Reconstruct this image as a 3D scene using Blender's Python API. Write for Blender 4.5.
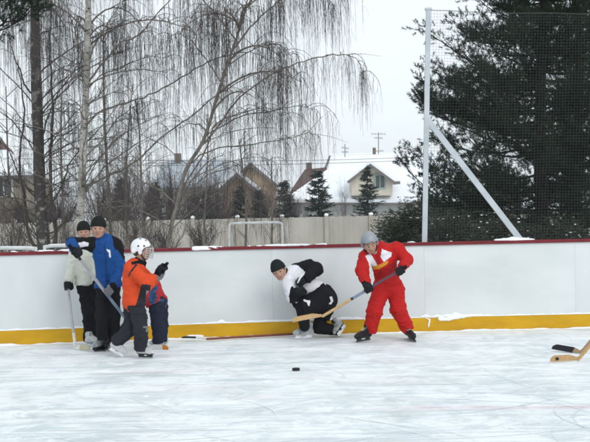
import bpy, bmesh, math, random
import numpy as np
from mathutils import Vector, Matrix, noise

random.seed(7)
RNG = np.random.default_rng(11)
SC = bpy.context.scene
COL = SC.collection
for o in list(bpy.data.objects):
    bpy.data.objects.remove(o)

# ------------------------------------------------------------------ camera
FPX, CX, CY = 1147.0, 295.0, 221.0          # focal length and centre in photo pixels
EYE = 1.6
ROLL, PITCH = math.radians(1.18), math.atan(8.0 / FPX)
_R0 = Vector((1, 0, 0))
_U0 = Vector((0, math.sin(PITCH), math.cos(PITCH)))
CF = Vector((0, math.cos(PITCH), -math.sin(PITCH)))
CR = _R0 * math.cos(ROLL) - _U0 * math.sin(ROLL)
CU = _R0 * math.sin(ROLL) + _U0 * math.cos(ROLL)
CAMP = Vector((0, 0, EYE))
cam_d = bpy.data.cameras.new('camera')
cam_d.sensor_width = 36.0
cam_d.lens = 36.0 * FPX / 590.0
cam_d.clip_start, cam_d.clip_end = 0.1, 3000
cam = bpy.data.objects.new('camera', cam_d)
COL.objects.link(cam)
M = Matrix((CR, CU, -CF)).transposed().to_4x4()
M.translation = CAMP
cam.matrix_world = M
SC.camera = cam

# ------------------------------------------------------------------ sky and sun (overcast)
SUN_EL, SUN_AZ = math.radians(38), math.radians(150)
W = bpy.data.worlds.new("World")
SC.world = W
W.use_nodes = True
nt = W.node_tree
nt.nodes.clear()
wo = nt.nodes.new('ShaderNodeOutputWorld')
sky = nt.nodes.new('ShaderNodeTexSky')
sky.sky_type = 'NISHITA'
sky.sun_disc = False
sky.sun_elevation = SUN_EL
sky.sun_rotation = SUN_AZ
sky.air_density, sky.dust_density, sky.ozone_density = 1.0, 3.0, 1.0
b1 = nt.nodes.new('ShaderNodeBackground')
b1.inputs[1].default_value = 0.05
b2 = nt.nodes.new('ShaderNodeBackground')          # the even cloud cover
b2.inputs[0].default_value = (0.815, 0.89, 0.935, 1)
b2.inputs[1].default_value = 0.93
ad = nt.nodes.new('ShaderNodeAddShader')
hs = nt.nodes.new('ShaderNodeHueSaturation')
hs.inputs['Saturation'].default_value = 0.3
nt.links.new(sky.outputs[0], hs.inputs['Color'])
nt.links.new(hs.outputs[0], b1.inputs[0])
nt.links.new(b1.outputs[0], ad.inputs[0])
nt.links.new(b2.outputs[0], ad.inputs[1])
nt.links.new(ad.outputs[0], wo.inputs[0])
sd = bpy.data.lights.new('sun', 'SUN')
sd.energy = 0.6
sd.angle = math.radians(25)
sd.color = (1.0, 0.97, 0.92)
sun = bpy.data.objects.new('sun', sd)
COL.objects.link(sun)
_sv = Vector((math.sin(SUN_AZ) * math.cos(SUN_EL), math.cos(SUN_AZ) * math.cos(SUN_EL), math.sin(SUN_EL)))
sun.rotation_euler = _sv.to_track_quat('Z', 'Y').to_euler()
sun.location = (0, 0, 20)
SC.view_settings.view_transform = 'Standard'
SC.view_settings.look = 'None'
SC.view_settings.exposure = 0.0
SC.view_settings.gamma = 1.0
SC.view_settings.use_curve_mapping = False
SC.render.engine = 'CYCLES'
SC.cycles.filter_width = 2.0
SC.cycles.max_bounces = 8
SC.cycles.transparent_max_bounces = 24


# ------------------------------------------------------------------ pixel -> world
def ray(px, py):
    return CF * FPX + CR * (px - CX) - CU * (py - CY)


def at(px, py, Y):
    d = ray(px, py)
    return CAMP + d * (Y / d.y)


def gnd(px, py, z=0.0):
    d = ray(px, py)
    return CAMP + d * ((z - EYE) / d.z)


def V(*a):
    return Vector(a)


# ------------------------------------------------------------------ materials
MATS = {}


def mat(name, col, rough=0.75, var=0.12, scale=30.0, bump=0.0, bscale=120.0, metal=0.0, spec=0.3, col2=None, stretch=None, det=5, gen=False):
    """procedural surface: two tones mixed by noise, optional fine bump"""
    if name in MATS:
        return MATS[name]
    m = bpy.data.materials.new(name)
    m.use_nodes = True
    t = m.node_tree
    b = t.nodes['Principled BSDF']
    b.inputs['Roughness'].default_value = rough
    b.inputs['Metallic'].default_value = metal
    b.inputs['Specular IOR Level'].default_value = spec
    tc = t.nodes.new('ShaderNodeTexCoord')
    mp = t.nodes.new('ShaderNodeMapping')
    if stretch:
        mp.inputs['Scale'].default_value = stretch
    t.links.new(tc.outputs['Object'], mp.inputs[0])
    n = t.nodes.new('ShaderNodeTexNoise')
    n.inputs['Scale'].default_value = scale
    n.inputs['Detail'].default_value = det
    t.links.new(mp.outputs[0], n.inputs['Vector'])
    cr = t.nodes.new('ShaderNodeValToRGB')
    c2 = col2 if col2 else tuple(min(1, c * (1 + var)) for c in col)
    c1 = col if col2 else tuple(c * (1 - var) for c in col)
    cr.color_ramp.elements[0].color = (*c1, 1)
    cr.color_ramp.elements[1].color = (*c2, 1)
    cr.color_ramp.elements[0].position = 0.35
    cr.color_ramp.elements[1].position = 0.65
    t.links.new(n.outputs[0], cr.inputs[0])
    t.links.new(cr.outputs[0], b.inputs['Base Color'])
    if bump:
        n2 = t.nodes.new('ShaderNodeTexNoise')
        n2.inputs['Scale'].default_value = bscale
        n2.inputs['Detail'].default_value = 4
        t.links.new(mp.outputs[0], n2.inputs['Vector'])
        bp = t.nodes.new('ShaderNodeBump')
        bp.inputs['Strength'].default_value = bump
        bp.inputs['Distance'].default_value = 0.02
        t.links.new(n2.outputs[0], bp.inputs['Height'])
        t.links.new(bp.outputs[0], b.inputs['Normal'])
    MATS[name] = m
    return m


def srgb(r, g, b):
    f = lambda c: ((c / 255 + 0.055) / 1.055) ** 2.4 if c / 255 > 0.04045 else c / 255 / 12.92
    return (f(r), f(g), f(b))


# ------------------------------------------------------------------ object helpers
def wloc(o):
    p = Vector((0, 0, 0))
    while o is not None:
        p += o.location
        o = o.parent
    return p


def mesh_obj(name, verts, faces, mats, parent=None, midx=None, smooth=False, origin=None):
    """one mesh object from world-space vertices"""
    v = np.asarray(verts, dtype=np.float64).reshape(-1, 3)
    if parent is not None:
        off = np.array(wloc(parent))
        loc = (0, 0, 0)
    else:
        if origin is None:
            origin = ((v[:, 0].min() + v[:, 0].max()) / 2, (v[:, 1].min() + v[:, 1].max()) / 2, v[:, 2].min())
        off = np.array(origin)
        loc = tuple(origin)
    me = bpy.data.meshes.new(name)
    v = v - off
    if isinstance(faces, np.ndarray):
        k = faces.shape[1]
        nf = faces.shape[0]
        me.vertices.add(len(v))
        me.vertices.foreach_set('co', v.astype(np.float32).ravel())
        me.loops.add(nf * k)
        me.polygons.add(nf)
        me.loops.foreach_set('vertex_index', faces.astype(np.int32).ravel())
        me.polygons.foreach_set('loop_start', np.arange(nf, dtype=np.int32) * k)
        me.update(calc_edges=True)
        me.validate()
    else:
        me.from_pydata([tuple(p) for p in v], [], faces)
        me.update()
    if not isinstance(mats, (list, tuple)):
        mats = [mats]
    for m in mats:
        me.materials.append(m)
    if midx is not None:
        me.polygons.foreach_set('material_index', np.asarray(midx, dtype=np.int32))
    if smooth:
        me.polygons.foreach_set('use_smooth', np.ones(len(me.polygons), dtype=bool))
    o = bpy.data.objects.new(name, me)
    COL.objects.link(o)
    o.location = loc
    if parent is not None:
        o.parent = parent
    return o


def thing(name, loc, label, cat, group=None):
    o = bpy.data.objects.new(name, None)
    o.empty_display_size = 0.2
    COL.objects.link(o)
    o.location = loc
    return tag(o, label, cat, group)


def tag(o, label, cat, group=None):
    o['label'] = label
    o['category'] = cat
    if group:
        o['group'] = group
    return o


class MB:
    """collects shapes for one mesh"""

    def __init__(s):
        s.v, s.f, s.m = [], [], []

    def add(s, vs, fs, m=0):
        n = len(s.v)
        s.v += [tuple(p) for p in vs]
        s.f += [tuple(i + n for i in f) for f in fs]
        s.m += [m] * len(fs)

    def box(s, c, ax, h, m=0):
        """centre, three unit axes, half sizes"""
        c = Vector(c)
        vs = []
        for i in (-1, 1):
            for j in (-1, 1):
                for k in (-1, 1):
                    vs.append(c + ax[0] * (h[0] * i) + ax[1] * (h[1] * j) + ax[2] * (h[2] * k))
        fs = [(0, 1, 3, 2), (4, 6, 7, 5), (0, 4, 5, 1), (2, 3, 7, 6), (0, 2, 6, 4), (1, 5, 7, 3)]
        s.add(vs, fs, m)

    def bar(s, p0, p1, w, t, up=Vector((0, 0, 1)), m=0):
        """square bar from p0 to p1"""
        p0, p1 = Vector(p0), Vector(p1)
        d = (p1 - p0)
        L = d.length
        d.normalize()
        a = d.cross(up)
        if a.length < 1e-4:
            a = d.cross(Vector((1, 0, 0)))
        a.normalize()
        b = a.cross(d).normalized()
        s.box((p0 + p1) / 2, (d, a, b), (L / 2, w / 2, t / 2), m)

    def tube(s, pts, rad, n=6, m=0, cap=True):
        pts = [Vector(p) for p in pts]
        if not hasattr(rad, '__len__'):
            rad = [rad] * len(pts)
        vs, fs = [], []
        a = None
        for i, p in enumerate(pts):
            d = (pts[min(i + 1, len(pts) - 1)] - pts[max(i - 1, 0)])
            if d.length < 1e-9:
                d = Vector((0, 0, 1))
            d.normalize()
            if a is None:
                a = d.orthogonal().normalized()
            else:
                a = (a - d * a.dot(d))
                if a.length < 1e-6:
                    a = d.orthogonal()
                a.normalize()
            b = d.cross(a)
            for k in range(n):
                th = 2 * math.pi * k / n
                vs.append(p + (a * math.cos(th) + b * math.sin(th)) * rad[i])
        for i in range(len(pts) - 1):
            for k in range(n):
                k2 = (k + 1) % n
                fs.append((i * n + k, i * n + k2, (i + 1) * n + k2, (i + 1) * n + k))
        if cap:
            fs.append(tuple(range(n - 1, -1, -1)))
            e = (len(pts) - 1) * n
            fs.append(tuple(range(e, e + n)))
        s.add(vs, fs, m)

    def slab(s, quad, t, m=0):
        """quad (or polygon) extruded by vector t"""
        q = [Vector(p) for p in quad]
        n = len(q)
        t = Vector(t)
        vs = q + [p + t for p in q]
        fs = [tuple(range(n))[::-1], tuple(range(n, 2 * n))]
        for i in range(n):
            j = (i + 1) % n
            fs.append((i, j, n + j, n + i))
        s.add(vs, fs, m)

    def build(s, name, mats, parent=None, smooth=False, origin=None):
        o = mesh_obj(name, s.v, s.f, mats, parent, s.m, smooth, origin)
        bm = bmesh.new()
        bm.from_mesh(o.data)
        bmesh.ops.recalc_face_normals(bm, faces=bm.faces)
        bm.to_mesh(o.data)
        bm.free()
        return o


def catmull(pts, n=6):
    pts = [Vector(p) for p in pts]
    P = [pts[0] * 2 - pts[1]] + pts + [pts[-1] * 2 - pts[-2]]
    out = []
    for i in range(1, len(P) - 2):
        for k in range(n):
            t = k / n
            a, b, c, d = P[i - 1], P[i], P[i + 1], P[i + 2]
            out.append(0.5 * ((2 * b) + (c - a) * t + (2 * a - 5 * b + 4 * c - d) * t * t + (3 * b - a - 3 * c + d) * t ** 3))
    out.append(pts[-1])
    return out


# ------------------------------------------------------------------ signed distance surfaces (bodies, clothes)
def cap(p0, r0, p1, r1, m=0, n=None, k=1.0, clip=(), sm=None):
    return dict(t='c', p0=np.array(p0, float), r0=r0, p1=np.array(p1, float), r1=r1, m=m,
                n=None if n is None else np.array(n, float) / np.linalg.norm(n), k=k, clip=clip, sm=sm)


def ell(c, r, ax=None, m=0, clip=(), sm=None):
    ax = np.eye(3) if ax is None else np.array([list(a) for a in ax], float)
    return dict(t='e', c=np.array(c, float), r=np.array(r, float), ax=ax, m=m, clip=clip, sm=sm)


def _bounds(p):
    if p['t'] == 'c':
        r = max(p['r0'], p['r1'])
        return np.minimum(p['p0'], p['p1']) - r, np.maximum(p['p0'], p['p1']) + r
    r = max(p['r'])
    return p['c'] - r, p['c'] + r


def _dist(p, X, Y, Z):
    if p['t'] == 'c':
        P = np.stack(np.broadcast_arrays(X, Y, Z), -1) - p['p0']
        ba = p['p1'] - p['p0']
        if p['n'] is not None:
            n, k = p['n'], p['k']
            P = P + (P @ n)[..., None] * n * (k - 1)
            ba = ba + (ba @ n) * n * (k - 1)
        bb = max(ba @ ba, 1e-9)
        t = np.clip((P @ ba) / bb, 0, 1)
        d = np.linalg.norm(P - t[..., None] * ba, axis=-1) - (p['r0'] + (p['r1'] - p['r0']) * t)
    else:
        P = np.stack(np.broadcast_arrays(X, Y, Z), -1) - p['c']
        q = P @ p['ax'].T
        k0 = np.linalg.norm(q / p['r'], axis=-1)
        k1 = np.maximum(np.linalg.norm(q / p['r'] ** 2, axis=-1), 1e-6)
        d = np.where(k0 < 1e-5, -min(p['r']), k0 * (k0 - 1) / k1)
    for (c0, cn) in p['clip']:
        c0 = np.array(c0, float)
        cn = np.array(cn, float)
        cn = cn / np.linalg.norm(cn)
        d = np.maximum(d, (X - c0[0]) * cn[0] + (Y - c0[1]) * cn[1] + (Z - c0[2]) * cn[2])
    return d


_CORN = np.array([(0, 0, 0), (1, 0, 0), (0, 1, 0), (1, 1, 0), (0, 0, 1), (1, 0, 1), (0, 1, 1), (1, 1, 1)])
_EDG = [(0, 1), (2, 3), (4, 5), (6, 7), (0, 2), (1, 3), (4, 6), (5, 7), (0, 4), (1, 5), (2, 6), (3, 7)]


def blob(name, prims, mats, parent=None, h=0.009, k=0.03, cuts=(), smooth=2, fold=0.0, fscale=14.0, paint=(), seed=0.0, origin=None, fstretch=(1, 1, 1)):
    lo = np.min([_bounds(p)[0] for p in prims], 0) - 4 * h
    hi = np.max([_bounds(p)[1] for p in prims], 0) + 4 * h
    N = np.ceil((hi - lo) / h).astype(int) + 1
    D = np.full(N, 0.2, np.float32)
    DM = np.full(N, 0.2, np.float32)
    ID = np.zeros(N, np.int8)
    PI = np.zeros(N, np.int16)
    ax = [lo[i] + np.arange(N[i]) * h for i in range(3)]

    def sub(p, mg):
        a, b = _bounds(p)
        i0 = np.clip(np.floor((a - mg - lo) / h).astype(int), 0, N - 1)
        i1 = np.clip(np.ceil((b + mg - lo) / h).astype(int) + 1, 1, N)
        sl = tuple(slice(i0[i], i1[i]) for i in range(3))
        return sl, ax[0][sl[0]][:, None, None], ax[1][sl[1]][None, :, None], ax[2][sl[2]][None, None, :]
    for pi_, p in enumerate(prims):
        kk = p['sm'] if p['sm'] is not None else k
        sl, X, Y, Z = sub(p, 0.03 + kk)
        d = _dist(p, X, Y, Z).astype(np.float32)
        a = D[sl]
        t = np.clip(0.5 + 0.5 * (a - d) / kk, 0, 1)
        D[sl] = a * (1 - t) + d * t - kk * t * (1 - t)
        mk = d < DM[sl]
        DM[sl] = np.where(mk, d, DM[sl])
        ID[sl] = np.where(mk, p['m'], ID[sl])
        PI[sl] = np.where(mk, pi_, PI[sl])
    for p in cuts:
        sl, X, Y, Z = sub(p, 0.02)
        D[sl] = np.maximum(D[sl], -_dist(p, X, Y, Z).astype(np.float32))
    # naive surface nets
    s = D < 0
    nx, ny, nz = N
    c = [D[i:nx - 1 + i, j:ny - 1 + j, q:nz - 1 + q] for i, j, q in _CORN]
    cnt = np.zeros(c[0].shape, np.int8)
    for x in c:
        cnt += (x < 0)
    act = (cnt > 0) & (cnt < 8)
    idx = np.full(c[0].shape, -1, np.int64)
    cells = np.argwhere(act)
    idx[act] = np.arange(len(cells))
    vals = np.stack([x[act] for x in c], 1)
    acc = np.zeros((len(cells), 3))
    num = np.zeros(len(cells))
    for a, b in _EDG:
        va, vb = vals[:, a], vals[:, b]
        mk = (va < 0) != (vb < 0)
        t = np.where(mk, va / np.where(mk, va - vb, 1), 0)
        acc += (_CORN[a] + (_CORN[b] - _CORN[a]) * t[:, None]) * mk[:, None]
        num += mk
    verts = lo + (cells + acc / num[:, None]) * h
    F = []
    for A in range(3):
        B, C2 = (A + 1) % 3, (A + 2) % 3
        s0 = [slice(1, -1)] * 3
        s1 = [slice(1, -1)] * 3
        s0[A] = slice(0, -1)
        s1[A] = slice(1, None)
        diff = s[tuple(s0)] != s[tuple(s1)]
        e = np.argwhere(diff)
        off = np.ones(3, int)
        off[A] = 0
        e = e + off
        ins = s[tuple(e.T)]
        dB = np.zeros(3, int)
        dB[B] = 1
        dC = np.zeros(3, int)
        dC[C2] = 1
        q = np.stack([idx[tuple((e - dB - dC).T)], idx[tuple((e - dC).T)], idx[tuple(e.T)], idx[tuple((e - dB).T)]], 1)
        q[~ins] = q[~ins][:, ::-1]
        F.append(q)
    F = np.concatenate(F)
    F = F[(F >= 0).all(1)]
    # smoothing
    E = np.concatenate([F[:, [0, 1]], F[:, [1, 2]], F[:, [2, 3]], F[:, [3, 0]]])
    for _ in range(smooth):
        sm_ = np.zeros_like(verts)
        ct = np.zeros(len(verts))
        np.add.at(sm_, E[:, 0], verts[E[:, 1]])
        np.add.at(ct, E[:, 0], 1)
        verts = verts * 0.5 + 0.5 * sm_ / np.maximum(ct, 1)[:, None]
    # normals, folds
    fn = np.cross(verts[F[:, 2]] - verts[F[:, 0]], verts[F[:, 3]] - verts[F[:, 1]])
    vn = np.zeros_like(verts)
    for q in range(4):
        np.add.at(vn, F[:, q], fn)
    vn /= np.maximum(np.linalg.norm(vn, axis=1), 1e-9)[:, None]
    if fold:
        fs = np.array(fstretch) * fscale
        axs = []
        for p in prims:
            a_ = (p['p1'] - p['p0']) if p['t'] == 'c' else np.array([0, 0, 1.0])
            nl_ = np.linalg.norm(a_)
            axs.append(a_ / nl_ if nl_ > 1e-6 else np.array([0, 0, 1.0]))
        axs = np.array(axs)
        gv_ = np.clip(np.round((verts - lo) / h).astype(int), 0, N - 1)
        av = axs[PI[tuple(gv_.T)]]
        al = (verts * av).sum(1, keepdims=True) * av
        wv = (verts - al) * 7.0 + al * 12.0 + verts * 2
        cre = np.array([noise.noise(Vector(v + seed * 3.1)) for v in wv])
        dsp = np.array([noise.noise(Vector(v * fs + seed)) + 0.5 * noise.noise(Vector(v * fs * 2.3 + seed + 7)) for v in verts])
        dsp = 0.7 * dsp + 0.85 * (0.5 - 2.4 * np.abs(cre)) * np.clip(0.45 + 1.7 * dsp, 0, 1.5)       # soft swells, sharp creases across the limbs
        verts = verts + vn * (dsp * fold)[:, None]
    fc = verts[F].mean(1)
    gi = np.clip(np.round((fc - lo) / h).astype(int), 0, N - 1)
    mi = ID[tuple(gi.T)].astype(np.int32)
    fnn = fn / np.maximum(np.linalg.norm(fn, axis=1), 1e-9)[:, None]
    for pt in paint:
        if pt[0] == 'poly':         # patch outline given where the photo shows it, laid on the camera-side cloth
            rel = fc - np.array(CAMP)
            dep = rel @ np.array(CF)
            qx = CX + FPX * (rel @ np.array(CR)) / dep
            qy = CY - FPX * (rel @ np.array(CU)) / dep
            ins_ = np.zeros(len(fc), bool)
            pl_ = pt[1]
            for i_ in range(len(pl_)):
                (ax_, ay_), (bx_, by_) = pl_[i_ - 1], pl_[i_]
                cr_ = ((ay_ > qy) != (by_ > qy))
                with np.errstate(divide='ignore', invalid='ignore'):
                    xi_ = (bx_ - ax_) * (qy - ay_) / (by_ - ay_ + 1e-12) + ax_
                ins_ ^= cr_ & (qx < xi_)
            mi[ins_ & (fnn[:, 1] < 0.1)] = pt[2]
            continue
        c0 = np.array(pt[0], float)
        r = np.array(pt[1], float) if hasattr(pt[1], '__len__') else np.array([pt[1]] * 3, float)
        dd = (fc - c0) / r
        mk = (dd ** 2).sum(1) < 1
        if len(pt) > 3:
            mk &= (fnn @ np.array(pt[3], float)) > 0.05
        mi[mk] = pt[2]
    return mesh_obj(name, verts, F, mats, parent, mi, True, origin)


# ==================================================================================================
# SETTING
# ==================================================================================================
def base_y(px):      # foot of the boards along the ice, in photo pixels (slightly bent in the middle)
    a, b, c = (0, 345.6), (320, 334.6), (590, 327.8)
    L0 = (px - b[0]) * (px - c[0]) / ((a[0] - b[0]) * (a[0] - c[0]))
    L1 = (px - a[0]) * (px - c[0]) / ((b[0] - a[0]) * (b[0] - c[0]))
    L2 = (px - a[0]) * (px - b[0]) / ((c[0] - a[0]) * (c[0] - b[0]))
    return a[1] * L0 + b[1] * L1 + c[1] * L2


WP = [gnd(px, base_y(px)) for px in np.linspace(-60, 650, 40)]
d0 = (WP[0] - WP[1]).normalized()
d1 = (WP[-1] - WP[-2]).normalized()
WP = [WP[0] + d0 * 4, WP[0] + d0 * 2] + WP + [WP[-1] + d1 * 2, WP[-1] + d1 * 4]
for p in WP:
    p.z = 0
_wx = [p.x for p in WP]
_wy = [p.y for p in WP]


def wall_y(x):
    return float(np.interp(x, _wx, _wy))


# --- ice
def ice_material():
    m = bpy.data.materials.new('scraped_ice')
    m.use_nodes = True
    t = m.node_tree
    b = t.nodes['Principled BSDF']
    tc = t.nodes.new('ShaderNodeTexCoord')

    def nz(sc, rot, st, det=6, rough=0.6, dist=0.0):
        mp = t.nodes.new('ShaderNodeMapping')
        mp.inputs['Rotation'].default_value = (0, 0, rot)
        mp.inputs['Scale'].default_value = st
        t.links.new(tc.outputs['Object'], mp.inputs[0])
        n = t.nodes.new('ShaderNodeTexNoise')
        n.inputs['Scale'].default_value = sc
        n.inputs['Detail'].default_value = det
        n.inputs['Roughness'].default_value = rough
        n.inputs['Distortion'].default_value = dist
        t.links.new(mp.outputs[0], n.inputs['Vector'])
        return n.outputs[0]

    def ramp(x, p0, p1, c0, c1):
        r = t.nodes.new('ShaderNodeValToRGB')
        r.color_ramp.elements[0].position = p0
        r.color_ramp.elements[1].position = p1
        r.color_ramp.elements[0].color = (*c0, 1)
        r.color_ramp.elements[1].color = (*c1, 1)
        t.links.new(x, r.inputs[0])
        return r.outputs[0]

    def mix(f, a, c, blend='MIX'):
        x = t.nodes.new('ShaderNodeMix')
        x.data_type = 'RGBA'
        x.blend_type = blend
        t.links.new(f, x.inputs[0])
        t.links.new(a, x.inputs[6])
        if isinstance(c, tuple):
            x.inputs[7].default_value = (*c, 1)
        else:
            t.links.new(c, x.inputs[7])
        return x.outputs[2]
    one = (1, 1, 1)
    zero = (0, 0, 0)
    base = ramp(nz(1.2, 0.15, (1.2, 1, 1), 10, 0.74, 0.6), 0.40, 0.60, (0.61, 0.67, 0.69), (0.87, 0.905, 0.915))
    m2 = ramp(nz(1.7, -0.12, (1.2, 1.1, 1), 10, 0.76, .9), 0.48, 0.545, zero, (.85,) * 3)
    base = mix(m2, base, (0.90, 0.935, 0.955))
    m3 = ramp(nz(0.55, 0.4, (1, 1, 1), 4, 0.6), 0.48, 0.7, zero, (0.5,) * 3)
    base = mix(m3, base, (0.72, 0.755, 0.80))
    m4 = ramp(nz(2.4, 0.25, (1.2, 1.0, 1), 10, 0.76, .8), 0.55, 0.61, zero, (.8,) * 3)
    base = mix(m4, base, (0.65, 0.71, 0.73))
    # skate scratches, in several directions
    for rot, sc, amt in ((0.22, 4.5, .35), (-0.35, 5, .35), (0.95, 4, .5), (-1.2, 4, .5), (0.6, 4, .45)):
        s = ramp(nz(sc, rot, (0.10, 1.3, 1), 3, 0.5, 0.6), 0.62, 0.66, zero, (amt,) * 3)
        base = mix(s, base, (0.55, 0.62, 0.66))
        s = ramp(nz(sc * 1.2, rot + 0.2, (0.09, 1.3, 1), 3, 0.5, 0.6), 0.62, 0.66, zero, (amt,) * 3)
        base = mix(s, base, (0.93, 0.955, 0.965))
    # scuffed remains of red line paint frozen into the ice
    sp = t.nodes.new('ShaderNodeSeparateXYZ')
    t.links.new(tc.outputs['Object'], sp.inputs[0])
    p_a, p_b = gnd(395, 408.5), gnd(600, 407)
    sl = (p_b.y - p_a.y) / (p_b.x - p_a.x)
    ma = t.nodes.new('ShaderNodeMath')
    ma.operation = 'MULTIPLY_ADD'
    t.links.new(sp.outputs['X'], ma.inputs[0])
    ma.inputs[1].default_value = -sl
    t.links.new(sp.outputs['Y'], ma.inputs[2])
    mb = t.nodes.new('ShaderNodeMath')
    mb.operation = 'SUBTRACT'
    t.links.new(ma.outputs[0], mb.inputs[0])
    mb.inputs[1].default_value = p_a.y - sl * p_a.x
    mc = t.nodes.new('ShaderNodeMath')
    mc.operation = 'ABSOLUTE'
    t.links.new(mb.outputs[0], mc.inputs[0])
    mask = ramp(mc.outputs[0], 0.035, 0.10, one, zero)
    mask2 = ramp(nz(1.7, 0, (1, 2, 1), 5, .7), 0.38, 0.62, zero, (0.55,) * 3)
    gx = ramp(sp.outputs['X'], 0.35, 1.1, zero, one)
    mm = mix(mask2, ramp(mask2, 0, 1, zero, zero), mask)
    mm = mix(gx, ramp(gx, 0, 1, zero, zero), mm)
    base = mix(mm, base, (0.72, 0.42, 0.46))
    for (px, py, rx, ry) in ((190, 389, .55, .22), (160, 371, .8, .2), (262, 398, .5, .2), (300, 378, .5, .15)):
        c = gnd(px, py)
        mp = t.nodes.new('ShaderNodeMapping')
        mp.inputs['Location'].default_value = (-c.x / rx, -c.y / ry, 0)
        mp.inputs['Scale'].default_value = (1 / rx, 1 / ry, 0)
        t.links.new(tc.outputs['Object'], mp.inputs[0])
        g = t.nodes.new('ShaderNodeTexGradient')
        g.gradient_type = 'SPHERICAL'
        t.links.new(mp.outputs[0], g.inputs[0])
        k = ramp(g.outputs[1], 0.0, 0.8, zero, (0.55,) * 3)
        k = mix(mask2, ramp(mask2, 0, 1, zero, zero), k)
        base = mix(k, base, (0.76, 0.52, 0.56))
    t.links.new(base, b.inputs['Base Color'])
    rr = ramp(nz(1.6, 0.1, (0.5, 1, 1), 5), 0.4, 0.65, (0.38,) * 3, (0.75,) * 3)
    t.links.new(rr, b.inputs['Roughness'])
    b.inputs['Specular IOR Level'].default_value = 0.25
    bp = t.nodes.new('ShaderNodeBump')
    bp.inputs['Strength'].default_value = 0.5
    bp.inputs['Distance'].default_value = 0.02
    t.links.new(nz(7, 0.1, (0.3, 1, 1), 6, 0.7), bp.inputs['Height'])
    t.links.new(bp.outputs[0], b.inputs['Normal'])
    return m


ice_v = [(p.x, p.y + 0.12, 0) for p in WP]
ice_f = []
n = len(ice_v)
ice_v += [(p.x * 0.9, -12, 0) for p in WP]
for i in range(n - 1):
    ice_f.append((i, n + i, n + i + 1, i + 1))
ice = mesh_obj('ice', ice_v, ice_f, ice_material(), origin=(0, 0, 0))
ice['kind'] = 'structure'


def skate_cuts(name, n_, m, wr, lr, label, seed, z0):
    rs = random.Random(seed)
    vs, fs = [], []
    for _ in range(n_):
        y = 7.0 + 8.2 * rs.random() ** 1.3
        x = rs.uniform(-.3, .3) * y * 1.05
        a = rs.gauss(0, .55) + (math.pi if rs.random() < .5 else 0)
        if rs.random() < .2:
            a = rs.uniform(0, 6.28)
        l = rs.uniform(*lr)
        cv = rs.gauss(0, .45)
        w = rs.uniform(*wr)
        k = 12
        p = V(x, y, 0)
        base = len(vs)
        for i in range(k + 1):
            t = i / k
            d = V(math.cos(a), math.sin(a), 0)
            nn = V(-d.y, d.x, 0)
            ww = w * math.sin(math.pi * (.04 + .92 * t)) * (1 + .5 * noise.noise(V(x * 9, y * 9, t * 9)))
            z = z0 + len(vs) * 4e-7
            vs += [(p + nn * ww / 2).to_tuple()[:2] + (z,), (p - nn * ww / 2).to_tuple()[:2] + (z,)]
            p = p + d * (l / k)
            a += cv * l / k
        if max(v[1] for v in vs[base:]) > wall_y(p.x) - .15:
            del vs[base:]
            continue
        for i in range(k):
            b = base + i * 2
            fs.append((b, b + 1, b + 3, b + 2))
    o = mesh_obj(name, vs, fs, m, origin=(0, 0, 0))
    o['kind'] = 'stuff'
    tag(o, label, 'skate marks')


skate_cuts('skate_cuts', 120, mat('bare_ice_groove', (0.64, 0.70, 0.72), 0.5, scale=9, col2=(0.76, 0.81, 0.825)), (.004, .009), (.4, 2.4), 'greyish curved grooves cut by skates all over the ice', 4, .002)
skate_cuts('ice_shavings', 110, mat('ice_shavings', (0.80, 0.84, 0.855), 0.9, scale=30, col2=(0.89, 0.915, 0.925)), (.004, .012), (.3, 1.8), 'white lines of ice shavings left by skates all over the ice', 5, .008)

snow_m = mat('snow', (0.82, 0.85, 0.88), 0.85, scale=1.2, col2=(0.9, 0.92, 0.94), bump=0.6, bscale=5)
# snow-covered land behind the rink, out to the horizon
gv, gf = [], []
xs = np.concatenate([np.linspace(-600, -60, 7), np.linspace(-50, 50, 51), np.linspace(60, 600, 7)])
ys = np.concatenate([[-30], np.linspace(-10, 14, 5), np.linspace(16, 60, 34), np.linspace(70, 600, 12)])
for y in ys:
    for x in xs:
        z = -0.06
        if y > 17:
            z += 0.10 * noise.noise(V(x * .25, y * .25, 0)) + min(0.0, 0)
        gv.append((x, y, z))
for j in range(len(ys) - 1):
    for i in range(len(xs) - 1):
        a = j * len(xs) + i
        gf.append((a, a + 1, a + len(xs) + 1, a + len(xs)))
g = mesh_obj('snow_ground', gv, gf, snow_m, smooth=True, origin=(0, 0, 0))
g['kind'] = 'structure'

# --- rink boards
boards = thing('rink_boards', (0, wall_y(0), 0), 'long white rink boards with yellow kick plate and dark red cap rail', 'rink boards')


def sweep(name, o0, o1, z0, z1, m, pts, parent, cham=0.0):
    """rectangular section swept along the boards; o0..o1 offsets towards the rink"""
    vs, fs = [], []
    sec = [(o0, z0), (o1, z0), (o1, z1 - cham), (o1 - cham, z1), (o0, z1)] if cham else [(o0, z0), (o1, z0), (o1, z1), (o0, z1)]
    q = len(sec)
    for i, p in enumerate(pts):
        d = (pts[min(i + 1, len(pts) - 1)] - pts[max(i - 1, 0)]).normalized()
        nn = V(d.y, -d.x, 0)
        for (o, z) in sec:
            r = p + nn * o
            vs.append((r.x, r.y, z))
    for i in range(len(pts) - 1):
        for k in range(q):
            k2 = (k + 1) % q
            fs.append((i * q + k, i * q + k2, (i + 1) * q + k2, (i + 1) * q + k))
    fs.append(tuple(range(q)))
    fs.append(tuple(range((len(pts) - 1) * q, len(pts) * q))[::-1])
    mb = MB()
    mb.add(vs, fs)
    return mb.build(name, m, parent)


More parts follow.
